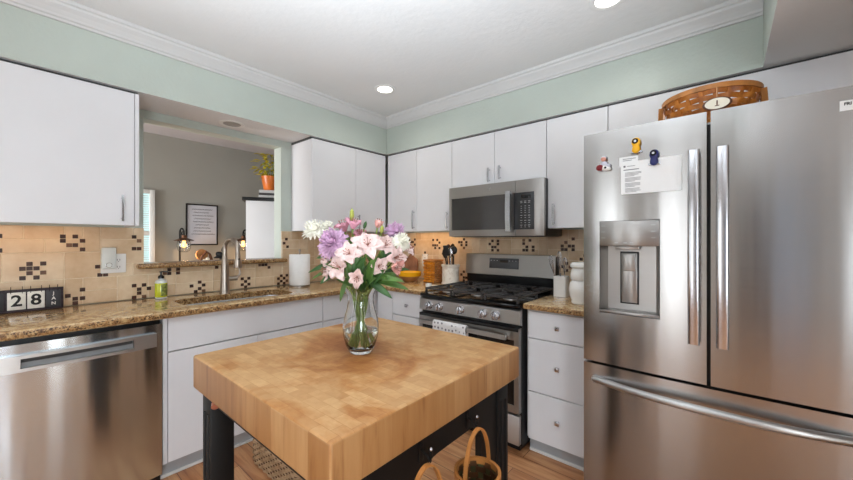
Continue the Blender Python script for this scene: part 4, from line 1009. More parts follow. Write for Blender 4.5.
# ------------------------------------------------------------------ range-side small things
# cutting board leaning on the wall
rbd = Matrix.Rotation(math.radians(-7), 3, 'X')
b = B().use('board'); pts = []
for x, z in ((0.345, 0), (0.53, 0), (0.53, 0.16), (0.515, 0.185), (0.475, 0.205), (0.458, 0.22), (0.455, 0.30), (0.445, 0.315), (0.428, 0.315), (0.418, 0.30), (0.415, 0.22), (0.40, 0.205), (0.36, 0.185), (0.345, 0.16)):
    pts.append((x, 0, z))
b.prism(pts, (0, -0.018, 0)); bmesh.ops.rotate(b.bm, cent=(0, 0, 0), matrix=rbd, verts=b.bm.verts[:]); bmesh.ops.translate(b.bm, vec=(0, -0.104, CT+0.0035), verts=b.bm.verts[:])
tag(b.build('cutting_board', smooth=0, m=(0.437, -0.1, CT)), 'brown wooden paddle cutting board leaning on the tile behind the yellow bowl', 'cutting board')
# bowl
c = (0.66, -0.35, CT); t = thing('serving_bowl', 'yellow glazed bowl on the counter behind the bouquet', 'bowl', c)
b = B().use('wood_light'); b.lathe(c, [(0, 0.001), (0.042, 0.001), (0.045, 0.004), (0.060, 0.018), (0.088, 0.040), (0.101, 0.050)], 40); b.build('outer_body', t)
b = B().use('yellow_cer'); b.lathe(c, [(0.101, 0.0495), (0.108, 0.072), (0.110, 0.086), (0.106, 0.088), (0.098, 0.07), (0.06, 0.028), (0, 0.020)], 40); b.build('yellow_rim', t)
# tall basket
c = (0.87, -0.265, CT); t = thing('tall_woven_basket', 'tall amber rectangular woven basket left of the utensil crock', 'basket', c)
W2, D2, H2 = 0.062, 0.058, 0.20
b = B()
for i in range(10):
    z0 = CT+0.004+i*0.0195
    for side in range(4):
        V = []; ns = 16
        for k in range(ns+1):
            q = -1+2*k/ns; off = 0.0045*math.cos(q*PI*2+PI*i)
            x, y = {0: (W2*q, -D2-off), 1: (W2+off, D2*q), 2: (-W2*q, D2+off), 3: (-W2-off, -D2*q)}[side]
            V.append((c[0]+x, c[1]+y))
        b.use('wicker_vivid' if side in (0, 2) else 'wood_light')  # shade on the two ends put in as plain brown
        b.grid(lambda u, v, V=V, z0=z0: (*V[min(int(round(u*ns)), ns)], z0+0.0185*v), ns, 1)
b.use('wicker_brown'); b.box((c[0]-W2, c[1]-D2, CT+0.0008), (c[0]+W2, c[1]+D2, CT+0.004)); b.build('woven_wall', t, smooth=40, solid=0.002)
b = B().use('bentwood')
for q in ((-W2-.004, -D2-.007, W2+.004, -D2+.001), (-W2-.004, D2-.001, W2+.004, D2+.007), (-W2-.006, -D2, -W2+.002, D2), (W2-.002, -D2, W2+.006, D2)): b.box((c[0]+q[0], c[1]+q[1], CT+0.188), (c[0]+q[2], c[1]+q[3], CT+0.204), 0.002)
b.build('rim', t)
# wall outlet
t = thing('switch_plate', 'narrow white outlet plate on the tile left of the tall basket', 'outlet', (0.60, -0.06, 1.07))
b = B().use('plate'); b.box((0.565, -0.0665, 1.035), (0.632, -0.0607, 1.155), 0.003); p_ = b.build('plate', t)
B().use('cab_dark').box((0.590, -0.0672, 1.112), (0.594, -0.066, 1.122)).box((0.603, -0.0672, 1.112), (0.607, -0.066, 1.122)).box((0.590, -0.0672, 1.068), (0.594, -0.066, 1.078)).box((0.603, -0.0672, 1.068), (0.607, -0.066, 1.078)).build('sockets', p_)
# utensil crock and its tools
c = (1.062, -0.262, CT); t = thing('utensil_crock', 'white marble utensil crock left of the range', 'crock', c)
b = B().use('marble'); b.lathe(c, [(0, 0.001), (0.078, 0.001), (0.080, 0.006), (0.074, 0.016), (0.072, 0.145), (0.080, 0.152), (0.081, 0.166), (0.076, 0.170), (0.066, 0.170), (0.063, 0.16), (0.063, 0.02), (0, 0.016)], 36); b.build('crock_body', t)
def tool(i, dx, dy, tx, ty, L, kind, m, label):
    o = Vector((c[0]+dx, c[1]+dy, CT+0.022)); e = Vector((c[0]+tx, c[1]+ty, CT+L)); dr_ = (e-o).normalized()
    t = thing(kind, label, 'utensil', o, 'kitchen tools in the marble crock')
    b = B().use(m); b.tube([o, o+(e-o)*0.72], [0.005, 0.0055], 8); b.build('shaft', t)
    q = Vector((0, 0, 1)).rotation_difference(dr_).to_matrix(); b = B().use(m); mid = o+(e-o)*0.86
    if 'spatula' in kind: b.box(mid-Vector((0.030, 0.0025, 0.045)), mid+Vector((0.030, 0.0025, 0.045)), 0.002, rot=q)
    elif 'ladle' in kind: b.ball(mid, 0.034, 1, 0.55, 1.1, rot=q)
    else: b.ball(mid, 0.026, 1, 0.35, 1.7, rot=q)
    b.build('tool_head', t)
tool(0, -0.02, 0, -0.055, -0.02, 0.30, 'cooking_spoon', 'tool_black', 'black cooking spoon at the left of the marble crock')
tool(1, 0.0, -0.02, -0.018, -0.045, 0.33, 'slotted_spatula', 'tool_black', 'black spatula at the front of the marble crock')
tool(2, 0.01, 0.02, 0.0, 0.03, 0.35, 'serving_spoon', 'iron', 'dark steel spoon at the back of the marble crock')
tool(3, 0.03, 0.0, 0.042, -0.01, 0.335, 'soup_ladle', 'tool_black', 'black ladle at the right of the marble crock')
tool(4, 0.02, -0.01, 0.015, -0.03, 0.31, 'steel_spoon', 'chrome', 'shiny steel spoon in the middle of the marble crock')
tool(5, -0.01, 0.02, -0.04, 0.02, 0.345, 'wooden_spoon', 'wood_dark', 'reddish brown wooden spoon at the back left of the marble crock')
# little white dish with a cream stick
c = (1.085, -0.585, CT); t = thing('spoon_rest', 'small white dish on the counter corner beside the range', 'dish', c)
b = B().use('white_cer'); b.lathe(c, [(0, 0.001), (0.022, 0.001), (0.026, 0.02), (0.024, 0.034), (0.020, 0.034), (0.018, 0.01), (0, 0.008)], 24); b.build('dish_cup', t)
b = B().use('cream'); b.box((c[0]-0.005, c[1]+0.03, CT+0.001), (c[0]+0.055, c[1]+0.06, CT+0.02), 0.006); tag(b.build('butter_stick', m=(c[0]+0.03, c[1]+0.045, CT)), 'cream coloured block beside the small white dish', 'butter')
# whisk crock
c = (2.035, -0.33, CT); t = thing('utensil_jar', 'square white ceramic jar of whisks right of the range', 'jar', c)
b = B().use('white_cer'); pr = rrect(c[0]-0.042, c[0]+0.042, c[1]-0.042, c[1]+0.042, 0.012, 3); pi_ = rrect(c[0]-0.036, c[0]+0.036, c[1]-0.036, c[1]+0.036, 0.009, 3); n = len(pr)
R_ = [[b.bm.verts.new((x, y, z)) for x, y in p] for p, z in ((pr, CT+0.001), (pr, CT+0.135), (pi_, CT+0.137), (pi_, CT+0.01))]
for i in range(3):
    for k in range(n): b.bm.faces.new((R_[i][k], R_[i][(k+1) % n], R_[i+1][(k+1) % n], R_[i+1][k]))
b.bm.faces.new(R_[0][::-1]); b.bm.faces.new(R_[3]); b.build('jar_body', t)
for k, (tx, ty, L, lb) in enumerate(((-0.075, -0.01, 0.27, 'wire whisk leaning furthest left in the square white jar'), (-0.02, 0.01, 0.30, 'wire whisk standing upright in the square white jar'), (0.03, -0.02, 0.26, 'wire whisk leaning right in the square white jar'))):
    o = Vector((c[0]+(k-1)*0.018, c[1], CT+0.012)); e = Vector((c[0]+tx, c[1]+ty, CT+L)); t = thing('wire_whisk', lb, 'whisk', o, 'whisks in the white jar')
    b = B().use('chrome'); b.tube([o, o+(e-o)*0.5], 0.005, 8); b.build('handle', t)
    b = B().use('chrome'); d_ = (e-o).normalized(); u_ = d_.orthogonal().normalized(); v_ = d_.cross(u_); h0 = o+(e-o)*0.5; Lb = (e-o).length*0.5
    for w in range(5):
        a = PI*w/5; r_ = u_*math.cos(a)+v_*math.sin(a)
        b.tube([h0+d_*Lb*(0.5-0.5*math.cos(s*PI)) *1.0 + r_*0.026*math.sin(2*PI*s)*(1) if False else h0+d_*Lb*math.sin(s*PI)**0.8+r_*0.027*math.cos(s*PI)*(math.sin(s*PI)**0.9) for s in [q/14 for q in range(15)]], 0.0011, 5)
    b.build('wires', t)
# plain white lidded jar
c = (2.222, -0.53, CT); t = thing('cookie_jar', 'white glazed lidded cookie jar beside the refrigerator', 'jar', c)
b = B().use('white_cer'); b.lathe(c, [(0, 0.001), (0.052, 0.001), (0.056, 0.008), (0.054, 0.02), (0.066, 0.05), (0.070, 0.085), (0.064, 0.12), (0.052, 0.136), (0, 0.136)], 40); b.build('jar_body', t)
b = B().use('white_cer'); b.lathe(c, [(0.053, 0.137), (0.060, 0.15), (0.061, 0.175), (0.055, 0.20), (0.050, 0.208), (0, 0.208)], 36); b.lathe(c, [(0, 0.207), (0.052, 0.208), (0.062, 0.218), (0.062, 0.232), (0.05, 0.244), (0, 0.248)], 36); b.build('lid', t)

# under-cabinet lights (warm)
def ucl(side, u0, u1, w, label, power):
    t = thing('under_cabinet_light', label, 'under-cabinet light', MP(side, (u0+u1)/2, w, UB))
    b = B().use('trim_white'); sbox(b, side, u0, u1, w-0.02, w+0.02, UB+0.012, UB+0.0245, 0.003); b.build('housing', t)
    b = B().use('bulb'); sbox(b, side, u0+0.01, u1-0.01, w-0.012, w+0.012, UB+0.010, UB+0.0125); b.build('diffuser', t)
    l = area('under_cabinet_glow', (0, 0, 0), (0, 0, -1), 0.02, 0.02, power, (1.0, 0.60, 0.22)); l.data.size = 0.024 if side == 'A' else u1-u0; l.data.size_y = u1-u0 if side == 'A' else 0.024
    l.rotation_euler = (0, 0, 0); l.parent = t; l.location = (0, 0, 0.006)
ucl('A', -2.90, -2.45, 0.12, 'warm light bar under the left upper cabinet', 0.2)
ucl('B', 0.45, 1.05, HW+0.12, 'warm light bar under the corner upper cabinet', 0.7)

# ------------------------------------------------------------------ room beyond the pass-through
TX = -1.74
t = thing('console_table', 'dark console table against the grey wall beyond the pass-through', 'table', (TX, -1.2, 0))
B().use('wood_dark').box((-1.94, -1.95, 0.96), (-1.55, -0.35, 1.0), 0.004).build('table_top', t)
for x in (-1.92, -1.61):
    for y in (-1.93, -0.41): B().use('wood_dark').box((x, y, 0), (x+0.04, y+0.04, 0.9605), 0.003).build('leg', t)
def lantern(y, ybulb, label):
    x = -1.80; zb = 1.0; t = thing('table_lamp', label, 'lamp', (x, y, zb), 'pair of lantern lamps beyond the pass-through'); dr_ = 1 if ybulb > y else -1; yb_ = ybulb
    b = B().use('iron'); b.lathe((x, y, zb), [(0, 0), (0.07, 0), (0.068, 0.012), (0.02, 0.02), (0, 0.02)], 24); b.build('base', t)
    r = abs(yb_-y)/2; b = B().use('iron'); b.tube([(x, y, zb+0.015), (x, y, zb+0.37)]+[(x, y+dr_*(r-r*math.cos(PI*k/10)), zb+0.37+0.055*math.sin(PI*k/10)) for k in range(1, 11)]+[(x, yb_, zb+0.345)], 0.009, 8)
    b.tube([(x, yb_-dr_*0.005, zb+0.345), (x, yb_-dr_*0.022, zb+0.36), (x, yb_-dr_*0.02, zb+0.385), (x, yb_, zb+0.39)], 0.006, 8); b.build('gooseneck', t)
    b = B().use('rust'); b.lathe((x, yb_, zb), [(0, 0.352), (0.024, 0.350), (0.026, 0.320), (0.036, 0.315), (0.094, 0.294), (0.098, 0.287), (0.030, 0.300), (0, 0.305)], 32); b.build('shade', t)
    b = B().use('bulb'); b.lathe((x, yb_, zb), [(0, 0.305), (0.010, 0.30), (0.012, 0.28), (0.024, 0.245), (0.022, 0.22), (0, 0.205)], 20); b.build('bulb', t)
    b = B().use('glass'); b.lathe((x, yb_, zb), [(0.050, 0.300), (0.064, 0.27), (0.066, 0.22), (0.055, 0.175), (0.034, 0.160), (0, 0.157)], 28); b.build('glass_globe', t, solid=0.002)
    l = bpy.data.lights.new('bulb_glow', 'POINT'); l.energy = 1.8; l.color = (1.0, 0.62, 0.32); l.shadow_soft_size = 0.025; lo = bpy.data.objects.new('bulb_glow', l); COL.objects.link(lo); lo.parent = t; lo.location = (0.0, yb_-y, 0.20+0.0)
    lo.location = (0.10, yb_-y, 0.13)
lantern(-1.507, -1.468, 'glowing rust-shaded lantern lamp at the left, in front of the framed sign')
lantern(-0.776, -0.828, 'glowing rust-shaded lantern lamp beside the tall white cabinet')
# framed sign
t = thing('framed_sign', 'black framed handwritten sign hanging on the grey wall', 'sign', (-1.94, -1.25, 1.25))
y0, y1, z0, z1 = -1.413, -1.075, 1.235, 1.725; fw_ = 0.014
b = B().use('iron')
for p in ((y0, y0+fw_, z0, z1), (y1-fw_, y1, z0, z1), (y0+fw_, y1-fw_, z1-fw_, z1), (y0+fw_, y1-fw_, z0, z0+fw_)): b.box((-1.9495, p[0], p[2]), (-1.925, p[1], p[3]), 0.002)
b.build('frame', t)
M['sign_paper'] = mat('grey_white_print', (196, 196, 204), 0.35, noise=(6, 0.02))
b = B().use('sign_paper'); b.box((-1.9494, y0+fw_*0.8, z0+fw_*0.8), (-1.934, y1-fw_*0.8, z1-fw_*0.8)); pr_ = b.build('print', t, smooth=0)
b = B().use('black_ink'); rn = random.Random(11)
for i, (wd, off) in enumerate(((0.22, 0.0), (0.16, -0.01), (0.22, 0.01), (0.18, 0.0), (0.22, 0.01), (0.14, 0.0), (0.17, 0), (0.19, 0), (0.25, 0.01))):
    z = z1-0.062-i*0.037; ph = rn.random()*9; n = int(wd*420); words_ = []
    ya_ = (y0+y1)/2+off-wd/2; pts = []
    for k in range(n+1):
        y = ya_+wd*k/n; s = math.sin(k*1.9+ph)*0.6+math.sin(k*0.83+ph*2)*0.5
        if (k+int(ph*3)) % 17 == 0 and len(pts) > 2: b.tube(pts, 0.0012, 4); pts = []
        pts.append((-1.9335, y, z+0.0075*s))
    if len(pts) > 1: b.tube(pts, 0.0012, 4)
b.build('handwriting', pr_, smooth=0)
# ornaments
c = (-1.70, -1.300, 1.0); t = thing('wooden_ornament', 'rounded orange-brown wooden ornament between the lamps', 'ornament', c)
b = B().use('wood_light'); b.lathe((c[0]-0.02, c[1]-0.015, c[2]+0.125), [(0, -0.012), (0.062, -0.012), (0.066, 0), (0.062, 0.012), (0, 0.012)], 28, axis=(1, 0.15, 0.1)); b.build('round_disc', t)
b = B().use('wood_dark'); b.tube([(c[0]+0.02, c[1]-0.05, c[2]+0.003), (c[0]+0.02, c[1]-0.03, c[2]+0.10), (c[0]+0.02, c[1]+0.02, c[2]+0.165), (c[0]+0.02, c[1]+0.055, c[2]+0.13), (c[0]+0.02, c[1]+0.075, c[2]+0.06), (c[0]+0.02, c[1]+0.085, c[2]+0.003)], [0.012, 0.012, 0.014, 0.013, 0.016, 0.014], 8); b.use('cream'); b.ball((c[0]+0.03, c[1]+0.03, c[2]+0.075), 0.022); b.ball((c[0]+0.03, c[1]-0.005, c[2]+0.06), 0.018); b.build('branch', t)
b = B().use('wood_dark'); b.lathe((c[0], c[1], c[2]), [(0, 0.0005), (0.1, 0.0005), (0.1, 0.014), (0, 0.018)], 24); b.lathe((c[0]-0.02, c[1]-0.015, c[2]), [(0.02, 0.016), (0.02, 0.07), (0, 0.07)], 12); b.build('plinth', t)
c = (-1.70, -1.115, 1.0); t = thing('bird_figurine', 'black peaked bird figurine right of the wooden ornament', 'figurine', c)
b = B().use('tool_black'); b.lathe(c, [(0, 0.001), (0.055, 0.001), (0.058, 0.03), (0.02, 0.05), (0.02, 0.08)], 20)
b.ball((c[0], c[1]-0.005, c[2]+0.115), 0.05, 0.7, 1.25, 0.75, rot=Matrix.Rotation(-0.5, 3, 'X')); b.tube([(c[0], c[1]-0.03, c[2]+0.10), (c[0], c[1]-0.08, c[2]+0.085)], [0.022, 0.006], 8); b.build('bird_body', t)
b = B().use('tool_black'); b.ball((c[0], c[1]+0.025, c[2]+0.175), 0.026); b.lathe((c[0], c[1]+0.022, c[2]+0.19), [(0.02, 0), (0.012, 0.02), (0, 0.045)], 12); b.build('head', t)
# tall white cabinet
t = thing('tall_cabinet', 'tall white cabinet with black top beyond the pass-through', 'cabinet', (-0.95, -0.88, 0))
t.rotation_euler = (0, 0, 0)
def LB(p0, p1, m, name, par, bev=0.004):
    b = B().use(m); b.box(Vector(p0)+t.location, Vector(p1)+t.location, bev); return b.build(name, par)
LB((-0.22, -0.22, 0), (0.22, 0.40, 1.70), 'white_lam', 'cabinet_body', t); LB((-0.24, -0.255, 1.70), (0.24, 0.42, 1.735), 'black_enamel', 'black_top', t)
t.rotation_euler = (0, 0, math.radians(-28))
Rz = Matrix.Rotation(math.radians(-28), 4, 'Z'); toW = lambda p: t.location+(Rz @ Vector(p))
for k, (w, dpt, h, z, m, lb) in enumerate(((0.20, 0.15, 0.028, 0, 'book_a', 'pale book at the bottom of the stack under the orange pot'), (0.195, 0.145, 0.024, 0.029, 'book_b', 'charcoal book in the middle of the stack under the orange pot'), (0.19, 0.145, 0.03, 0.054, 'book_a', 'pale book at the top of the stack under the orange pot'))):
    p = toW((0.12, -0.005, 1.7355+z)); bk = thing('book', lb, 'book', p, 'books on the tall white cabinet')
    b = B().use('paper'); b.box((p.x-dpt/2+0.004, p.y-w/2+0.004, p.z+0.003), (p.x+dpt/2-0.004, p.y+w/2-0.004, p.z+h-0.003)); b.build('pages', bk, smooth=0)
    b = B().use(m)
    for q0, q1 in (((-dpt/2, -w/2, 0), (dpt/2, w/2, 0.003)), ((-dpt/2, -w/2, h-0.003), (dpt/2, w/2, h)), ((dpt/2-0.003, -w/2, 0.003), (dpt/2, w/2, h-0.003))): b.box(p+Vector(q0), p+Vector(q1))
    b.build('cover', bk, smooth=0); bk.rotation_euler = (0, 0, math.radians(-28))
p = toW((0.12, 0.005, 1.7355+0.0845)); t2 = thing('potted_plant', 'yellow-green leafy plant in an orange pot on the stacked books', 'plant', p)
b = B().use('orange_cer'); b.lathe(p, [(0, 0.001), (0.060, 0.001), (0.066, 0.01), (0.085, 0.11), (0.094, 0.15), (0.086, 0.152), (0.078, 0.13), (0, 0.12)], 28); b.build('pot', t2)
def leaf(b, base, dirv, L, w, curl=0.35, up=Vector((0, 0, 1)), n=6, m=3):
    d = Vector(dirv).normalized(); s = d.cross(up); s = s.normalized() if s.length > 1e-4 else Vector((1, 0, 0)); nn = s.cross(d).normalized(); base = Vector(base)
    def f(u, v):
        wd = w*math.sin(PI*min(1, 0.06+0.94*v))**0.75*(1-0.25*v); x = (u-0.5)*2
        return base+d*L*v*(1-0.15*curl*v)+s*wd*x*0.5+nn*(-curl*L*v*v*0.5+abs(x)*wd*0.18)
    b.grid(f, m, n)
b = B().use('leaf_y'); rn = random.Random(4)
for k in range(110):
    a = rn.random()*2*PI; e = rn.random(); h = 0.15+rn.random()*0.24; rr = 0.02+0.11*rn.random()
    leaf(b, (p.x+rr*math.cos(a), p.y+rr*math.sin(a), p.z+h), (math.cos(a), math.sin(a), 0.5-rn.random()), 0.06+0.04*rn.random(), 0.04, 0.4)
b.build('foliage', t2, smooth=60)
b = B().use('stem')
for k in range(8):
    a = k*PI/4; b.tube([(p.x, p.y, p.z+0.10), (p.x+0.05*math.cos(a), p.y+0.05*math.sin(a), p.z+0.22), (p.x+0.08*math.cos(a), p.y+0.08*math.sin(a), p.z+0.30)], 0.003, 5)
b.build('stems', t2)

# ------------------------------------------------------------------ vase and bouquet
VX, VY = 1.946, -1.955
t = thing('glass_vase', 'clear glass vase of water on the butcher block', 'vase', (VX, VY, IZ1))
outp = [(0.0, 0.0006), (0.034, 0.0006), (0.038, 0.004), (0.050, 0.030), (0.0585, 0.062), (0.0595, 0.085), (0.056, 0.115), (0.047, 0.145), (0.0425, 0.170), (0.044, 0.190), (0.053, 0.214)]
inp = [(0.051, 0.214), (0.0415, 0.190), (0.040, 0.170), (0.0445, 0.145), (0.0535, 0.115), (0.057, 0.085), (0.056, 0.062), (0.0475, 0.032), (0.034, 0.014), (0, 0.012)]
B().use('glass').lathe((VX, VY, IZ1), outp+inp, 48).build('vase_body', t, smooth=60)
B().use('water').lathe((VX, VY, IZ1), [(0, 0.0125), (0.0335, 0.0145), (0.047, 0.032), (0.0555, 0.062), (0.0562, 0.075), (0, 0.075)], 48).build('water', t, smooth=60)
RTv = Vector((0.760, 0.649, 0)); FWv = Vector((-0.649, 0.760, 0)); PXM = 0.003331
def at(px, py, depth):                       # bouquet position from its offset across / above the vase axis
    s = 1+depth/1.166
    return Vector((VX, VY, 0))+RTv*((px-361)*PXM*s)+FWv*depth+Vector((0, 0, 1.284-(py-241)*PXM*s))
def flower_stem(p, rn, par, k):
    a = k*2.4; ra = 0.016+0.022*((k*7)%5)/4; foot = Vector((VX+ra*math.cos(a+2.6), VY+ra*math.sin(a+2.6), IZ1+0.020+0.012*((k*3)%4)/3)); rb2 = 0.012+0.020*((k*3)%4)/3; neck = Vector((VX+rb2*math.cos(a), VY+rb2*math.sin(a), IZ1+0.175))
    d = (p-neck); mid = neck+d*0.5+Vector((0, 0, 0.02)); pts = []
    for i in range(13):
        s = i/12
        if s < 0.4: pts.append(foot.lerp(neck, s/0.4))
        else:
            q = (s-0.4)/0.6; pts.append(neck*(1-q)**2+mid*2*q*(1-q)+p*q*q)
    b = B().use('stem'); b.tube(pts, 0.0028, 6); return b.build('stem', par), pts
LEAVES = {}
def lily(px, py, dp, size, axis, m, label, k, openness=0.75, n6=6):
    p = at(px, py, dp); rn = random.Random(k*13+1)
    t = thing('lily_flower', label, 'flower', p, 'pink lilies in the vase')
    ax = (RTv*axis[0]+Vector((0, 0, axis[1]))-FWv*axis[2]).normalized(); q = Vector((0, 0, 1)).rotation_difference(ax)
    b = B().use(m)
    for i in range(n6):
        a = 2*PI*i/n6+k+rn.uniform(-0.22, 0.22); inner = i % 2; L = size*(1.0 if inner else 0.94)*rn.uniform(0.86, 1.1); op = openness*rn.uniform(0.72, 1.08); w = size*(0.62 if inner else 0.56)
        def f(u, v, a=a, L=L, w=w, openness=op):
            r = L*openness*(v**1.35); h = L*(0.62*v-0.30*openness*v**3); wd = w*(math.sin(PI*(0.10+0.86*v))**0.8)
            x = (u-0.5)*2; v3 = Vector((r*math.cos(a), r*math.sin(a), h))+Vector((-math.sin(a), math.cos(a), 0))*wd*0.5*x+Vector((math.cos(a)*-0.10, math.sin(a)*-0.10, 0.22))*wd*x*x
            v3 += Vector((0, 0, (0.004*math.sin(v*9+x*3+i)+0.003*math.sin(x*7+i*2+k))*v))
            return p+(q @ v3)
        b.grid(f, 5, 8)
    bl = b.build('bloom', t, smooth=70, solid=0.0008)
    b = B().use('stamen')
    for i in range(6):
        a = 2*PI*i/6+0.3; e = p+(q @ Vector((size*0.16*math.cos(a), size*0.16*math.sin(a), size*0.66))); b.tube([p+(q @ Vector((0, 0, size*0.05))), e], 0.0008, 4); b.ball(e, 0.0019, 1, 1, 1, 6)
    b.build('stamens', bl)
    flower_stem(p, rn, t, k); return t
def mum(px, py, dp, size, flat, m, label, k, axis=(0, 0.6, 0.8)):
    p = at(px, py, dp); rn = random.Random(k*7+3); t = thing('chrysanthemum', label, 'flower', p, 'chrysanthemums in the vase')
    ax = (RTv*axis[0]+Vector((0, 0, axis[1]))-FWv*axis[2]).normalized(); q = Vector((0, 0, 1)).rotation_difference(ax)
    b = B().use(m)
    for i in range(230):
        f_ = i/230; th = math.acos(1-1.25*f_); a = i*2.39996; L = size*(0.45+0.6*rn.random())*(0.78+0.22*math.sin(th))
        dv = Vector((math.sin(th)*math.cos(a), math.sin(th)*math.sin(a), math.cos(th)*flat)).normalized(); tn = Vector((-math.sin(a), math.cos(a), 0)); nn = dv.cross(tn)
        w = size*0.10
        def g(u, v, dv=dv, tn=tn, nn=nn, L=L, w=w, th=th):
            r = 0.25+0.75*v; x = (u-0.5)*2; pp = dv*L*r*(1 if True else 1)+tn*w*x*math.sin(PI*(0.15+0.75*v))+nn*(L*0.22*v*v*(1 if th < 0.9 else -0.6))+nn*0.15*w*x*x
            pp.z *= flat if False else 1; return p+(q @ pp)
        b.grid(g, 2, 4)
    b.build('bloom', t, smooth=70, solid=0.0006)
    flower_stem(p-(q @ Vector((0, 0, size*0.2))), rn, t, k); return t
mum(314, 231, 0.02, 0.046, 0.6, 'petal_white', 'white chrysanthemum at the far left of the bouquet', 1, (-0.2, 0.9, 0.5))
mum(325, 228, 0.05, 0.030, 0.6, 'petal_white', 'white chrysanthemum beside the rose lily at upper left', 2, (0.1, 0.9, 0.4))
mum(337, 243, -0.06, 0.055, 0.85, 'petal_lav', 'large lavender chrysanthemum at the left centre of the bouquet', 3, (-0.2, 0.4, 0.9))
mum(393, 232, 0.04, 0.040, 0.8, 'petal_lav', 'smaller lavender chrysanthemum at the upper right of the bouquet', 4, (0.4, 0.7, 0.6))
mum(402, 242, -0.01, 0.036, 0.6, 'petal_white', 'white chrysanthemum at the right of the bouquet', 5, (0.5, 0.6, 0.6))
lily(344, 232, 0.02, 0.062, (-0.25, 0.95, 0.2), 'petal_rose', 'deep rose lily pointing up at the top left of the bouquet', 6, 0.55)
lily(353, 229, 0.0, 0.055, (0.25, 0.95, 0.25), 'petal_rose', 'rose pink lily behind the top of the lavender chrysanthemum', 7, 0.5)
lily(377, 228, 0.01, 0.046, (0.25, 0.95, 0.1), 'petal_salmon', 'half-open salmon lily at the top right of the bouquet', 8, 0.33)
lily(371, 246, -0.05, 0.066, (0.1, 0.35, 0.9), 'petal_pink', 'large pale pink lily facing forward at the centre of the bouquet', 9, 0.95)
lily(385, 246, -0.02, 0.055, (0.5, 0.3, 0.8), 'petal_pink', 'pale pink lily right of the central lily', 10, 0.85)
lily(395, 258, -0.03, 0.058, (0.7, 0.1, 0.7), 'petal_pink', 'pale pink lily at the right below the white chrysanthemum', 11, 0.8)
lily(396, 265, -0.05, 0.050, (0.7, -0.3, 0.6), 'petal_salmon', 'salmon pink lily drooping at the lower right of the bouquet', 12, 0.6)
lily(355, 254, -0.075, 0.060, (-0.1, 0.2, 0.95), 'petal_pink', 'pale pink lily below the lavender chrysanthemum', 13, 0.85)
lily(345, 268, -0.06, 0.062, (-0.3, 0.25, 0.85), 'petal_pink', 'pale pink lily at the lower left of the bouquet', 14, 0.8)
lily(335, 271, -0.03, 0.056, (-0.8, 0.1, 0.5), 'petal_pink', 'pale pink lily spilling out furthest to the lower left', 15, 0.65)
lily(362, 276, -0.075, 0.048, (0.1, -0.25, 0.9), 'petal_pink', 'small pale pink lily hanging low over the vase rim', 16, 0.7)
lily(381, 266, -0.05, 0.050, (0.4, 0.0, 0.9), 'petal_pink', 'pale pink lily tucked between leaves right of the vase centre', 24, 0.7)
lily(360, 238, 0.01, 0.046, (0.0, 0.8, 0.5), 'petal_rose', 'rose lily peeping out behind the central pale lily', 25, 0.6)
lily(403, 250, 0.02, 0.046, (0.8, 0.4, 0.3), 'petal_pink', 'pale pink lily at the far right edge of the bouquet', 26, 0.7)
lily(330, 262, -0.01, 0.044, (-0.6, 0.5, 0.6), 'petal_pink', 'small pale pink lily at the left under the lavender chrysanthemum', 27, 0.6)
def bud(px, py, dp, h, w, m, label, k, lean):
    p = at(px, py, dp); t = thing('lily_bud', label, 'flower bud', p, 'lily buds in the vase'); ax = RTv*lean+Vector((0, 0, 1))
    B().use(m).lathe(p, [(0, 0), (w*0.6, h*0.12), (w, h*0.4), (w*0.8, h*0.75), (0, h)], 10, axis=ax).build('bud', t); flower_stem(p, random.Random(k), t, k)
bud(352, 222, 0.0, 0.048, 0.008, 'bud', 'tall olive green bud at the top of the bouquet', 17, 0.0)
bud(364, 229, 0.0, 0.028, 0.006, 'leaf2', 'slim dark green bud right of the olive bud', 18, 0.3)
bud(383, 234, -0.03, 0.030, 0.007, 'bud', 'small olive bud below the salmon lily', 19, 0.15)
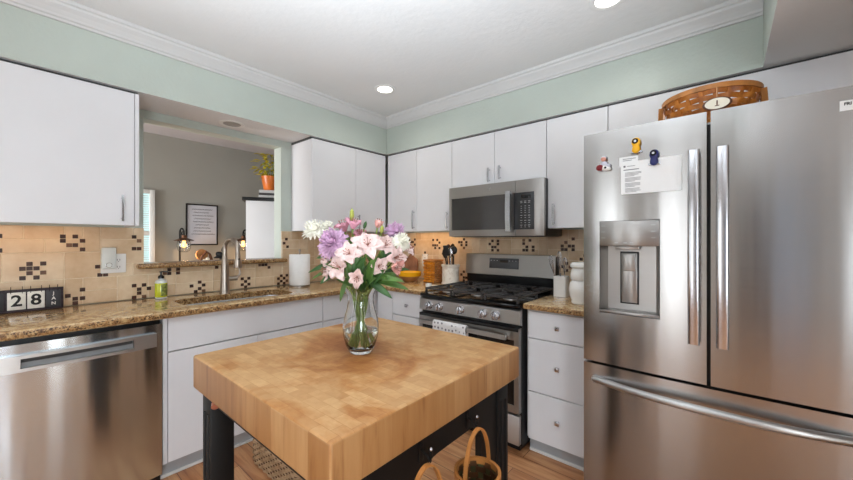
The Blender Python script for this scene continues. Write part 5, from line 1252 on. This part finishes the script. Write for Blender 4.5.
# foliage: long alstroemeria leaves on two leafy stems
def sprig(label, k, specs, tip):
    p = at(*tip); t = thing('leafy_stem', label, 'foliage', p, 'leafy stems in the vase'); flower_stem(p, random.Random(k), t, k)
    for i, (px, py, dp, ex, ey, ed, w) in enumerate(specs):
        a, e = at(px, py, dp), at(ex, ey, ed); b = B().use('leaf' if i % 3 else 'leaf2'); leaf(b, a, e-a, (e-a).length, w*1.35, 0.25, up=(Vector((0, 0, 1))-FWv*0.9).normalized(), n=8, m=4); b.build('leaf', t, smooth=60, solid=0.0006)
sprig('leafy stem with long leaves trailing to the lower right of the bouquet', 20, [(372, 272, -0.04, 413, 266, -0.03, 0.026), (374, 276, -0.05, 410, 279, -0.08, 0.024), (376, 280, -0.05, 414, 287, -0.06, 0.024), (370, 280, -0.06, 400, 297, -0.10, 0.022), (378, 277, -0.03, 402, 286, -0.02, 0.022), (372, 270, -0.02, 392, 257, -0.06, 0.026)], (380, 268, -0.04))
sprig('leafy stem with narrow leaves reaching to the left of the bouquet', 21, [(343, 262, -0.03, 306, 270, -0.02, 0.022), (342, 266, -0.02, 308, 277, 0.0, 0.018), (345, 258, -0.01, 312, 255, 0.02, 0.022), (340, 272, -0.04, 322, 283, -0.06, 0.022), (350, 278, -0.04, 341, 303, -0.05, 0.014), (348, 270, -0.05, 330, 262, -0.08, 0.02), (344, 250, 0.03, 318, 247, 0.05, 0.03)], (346, 258, -0.02))
sprig('leafy stem with broad dark leaves at the centre front of the bouquet', 22, [(364, 284, -0.05, 362, 252, -0.09, 0.036), (370, 286, -0.05, 379, 256, -0.10, 0.034), (366, 285, -0.04, 372, 262, -0.11, 0.03), (372, 288, -0.05, 388, 268, -0.08, 0.03), (358, 286, -0.04, 352, 262, -0.07, 0.03), (374, 286, -0.03, 384, 250, -0.05, 0.028), (360, 280, -0.06, 369, 256, -0.10, 0.03), (368, 290, -0.05, 380, 276, -0.10, 0.026), (354, 286, -0.03, 342, 278, -0.07, 0.026), (366, 292, -0.04, 362, 272, -0.09, 0.024), (378, 284, -0.03, 392, 276, -0.08, 0.026), (370, 262, 0.02, 362, 236, 0.03, 0.022), (380, 262, 0.02, 386, 240, 0.03, 0.022)], (368, 262, -0.03))
sprig('leafy stem with dark leaves at the back of the bouquet', 23, [(352, 262, 0.03, 334, 250, 0.05, 0.03), (350, 256, 0.03, 344, 232, 0.05, 0.022), (366, 256, 0.04, 376, 232, 0.05, 0.022), (378, 262, 0.04, 398, 250, 0.05, 0.026), (360, 270, 0.04, 350, 250, 0.05, 0.03), (372, 272, 0.05, 384, 256, 0.06, 0.03), (352, 275, 0.04, 330, 268, 0.05, 0.026), (376, 278, 0.04, 396, 272, 0.06, 0.024)], (364, 250, 0.04))
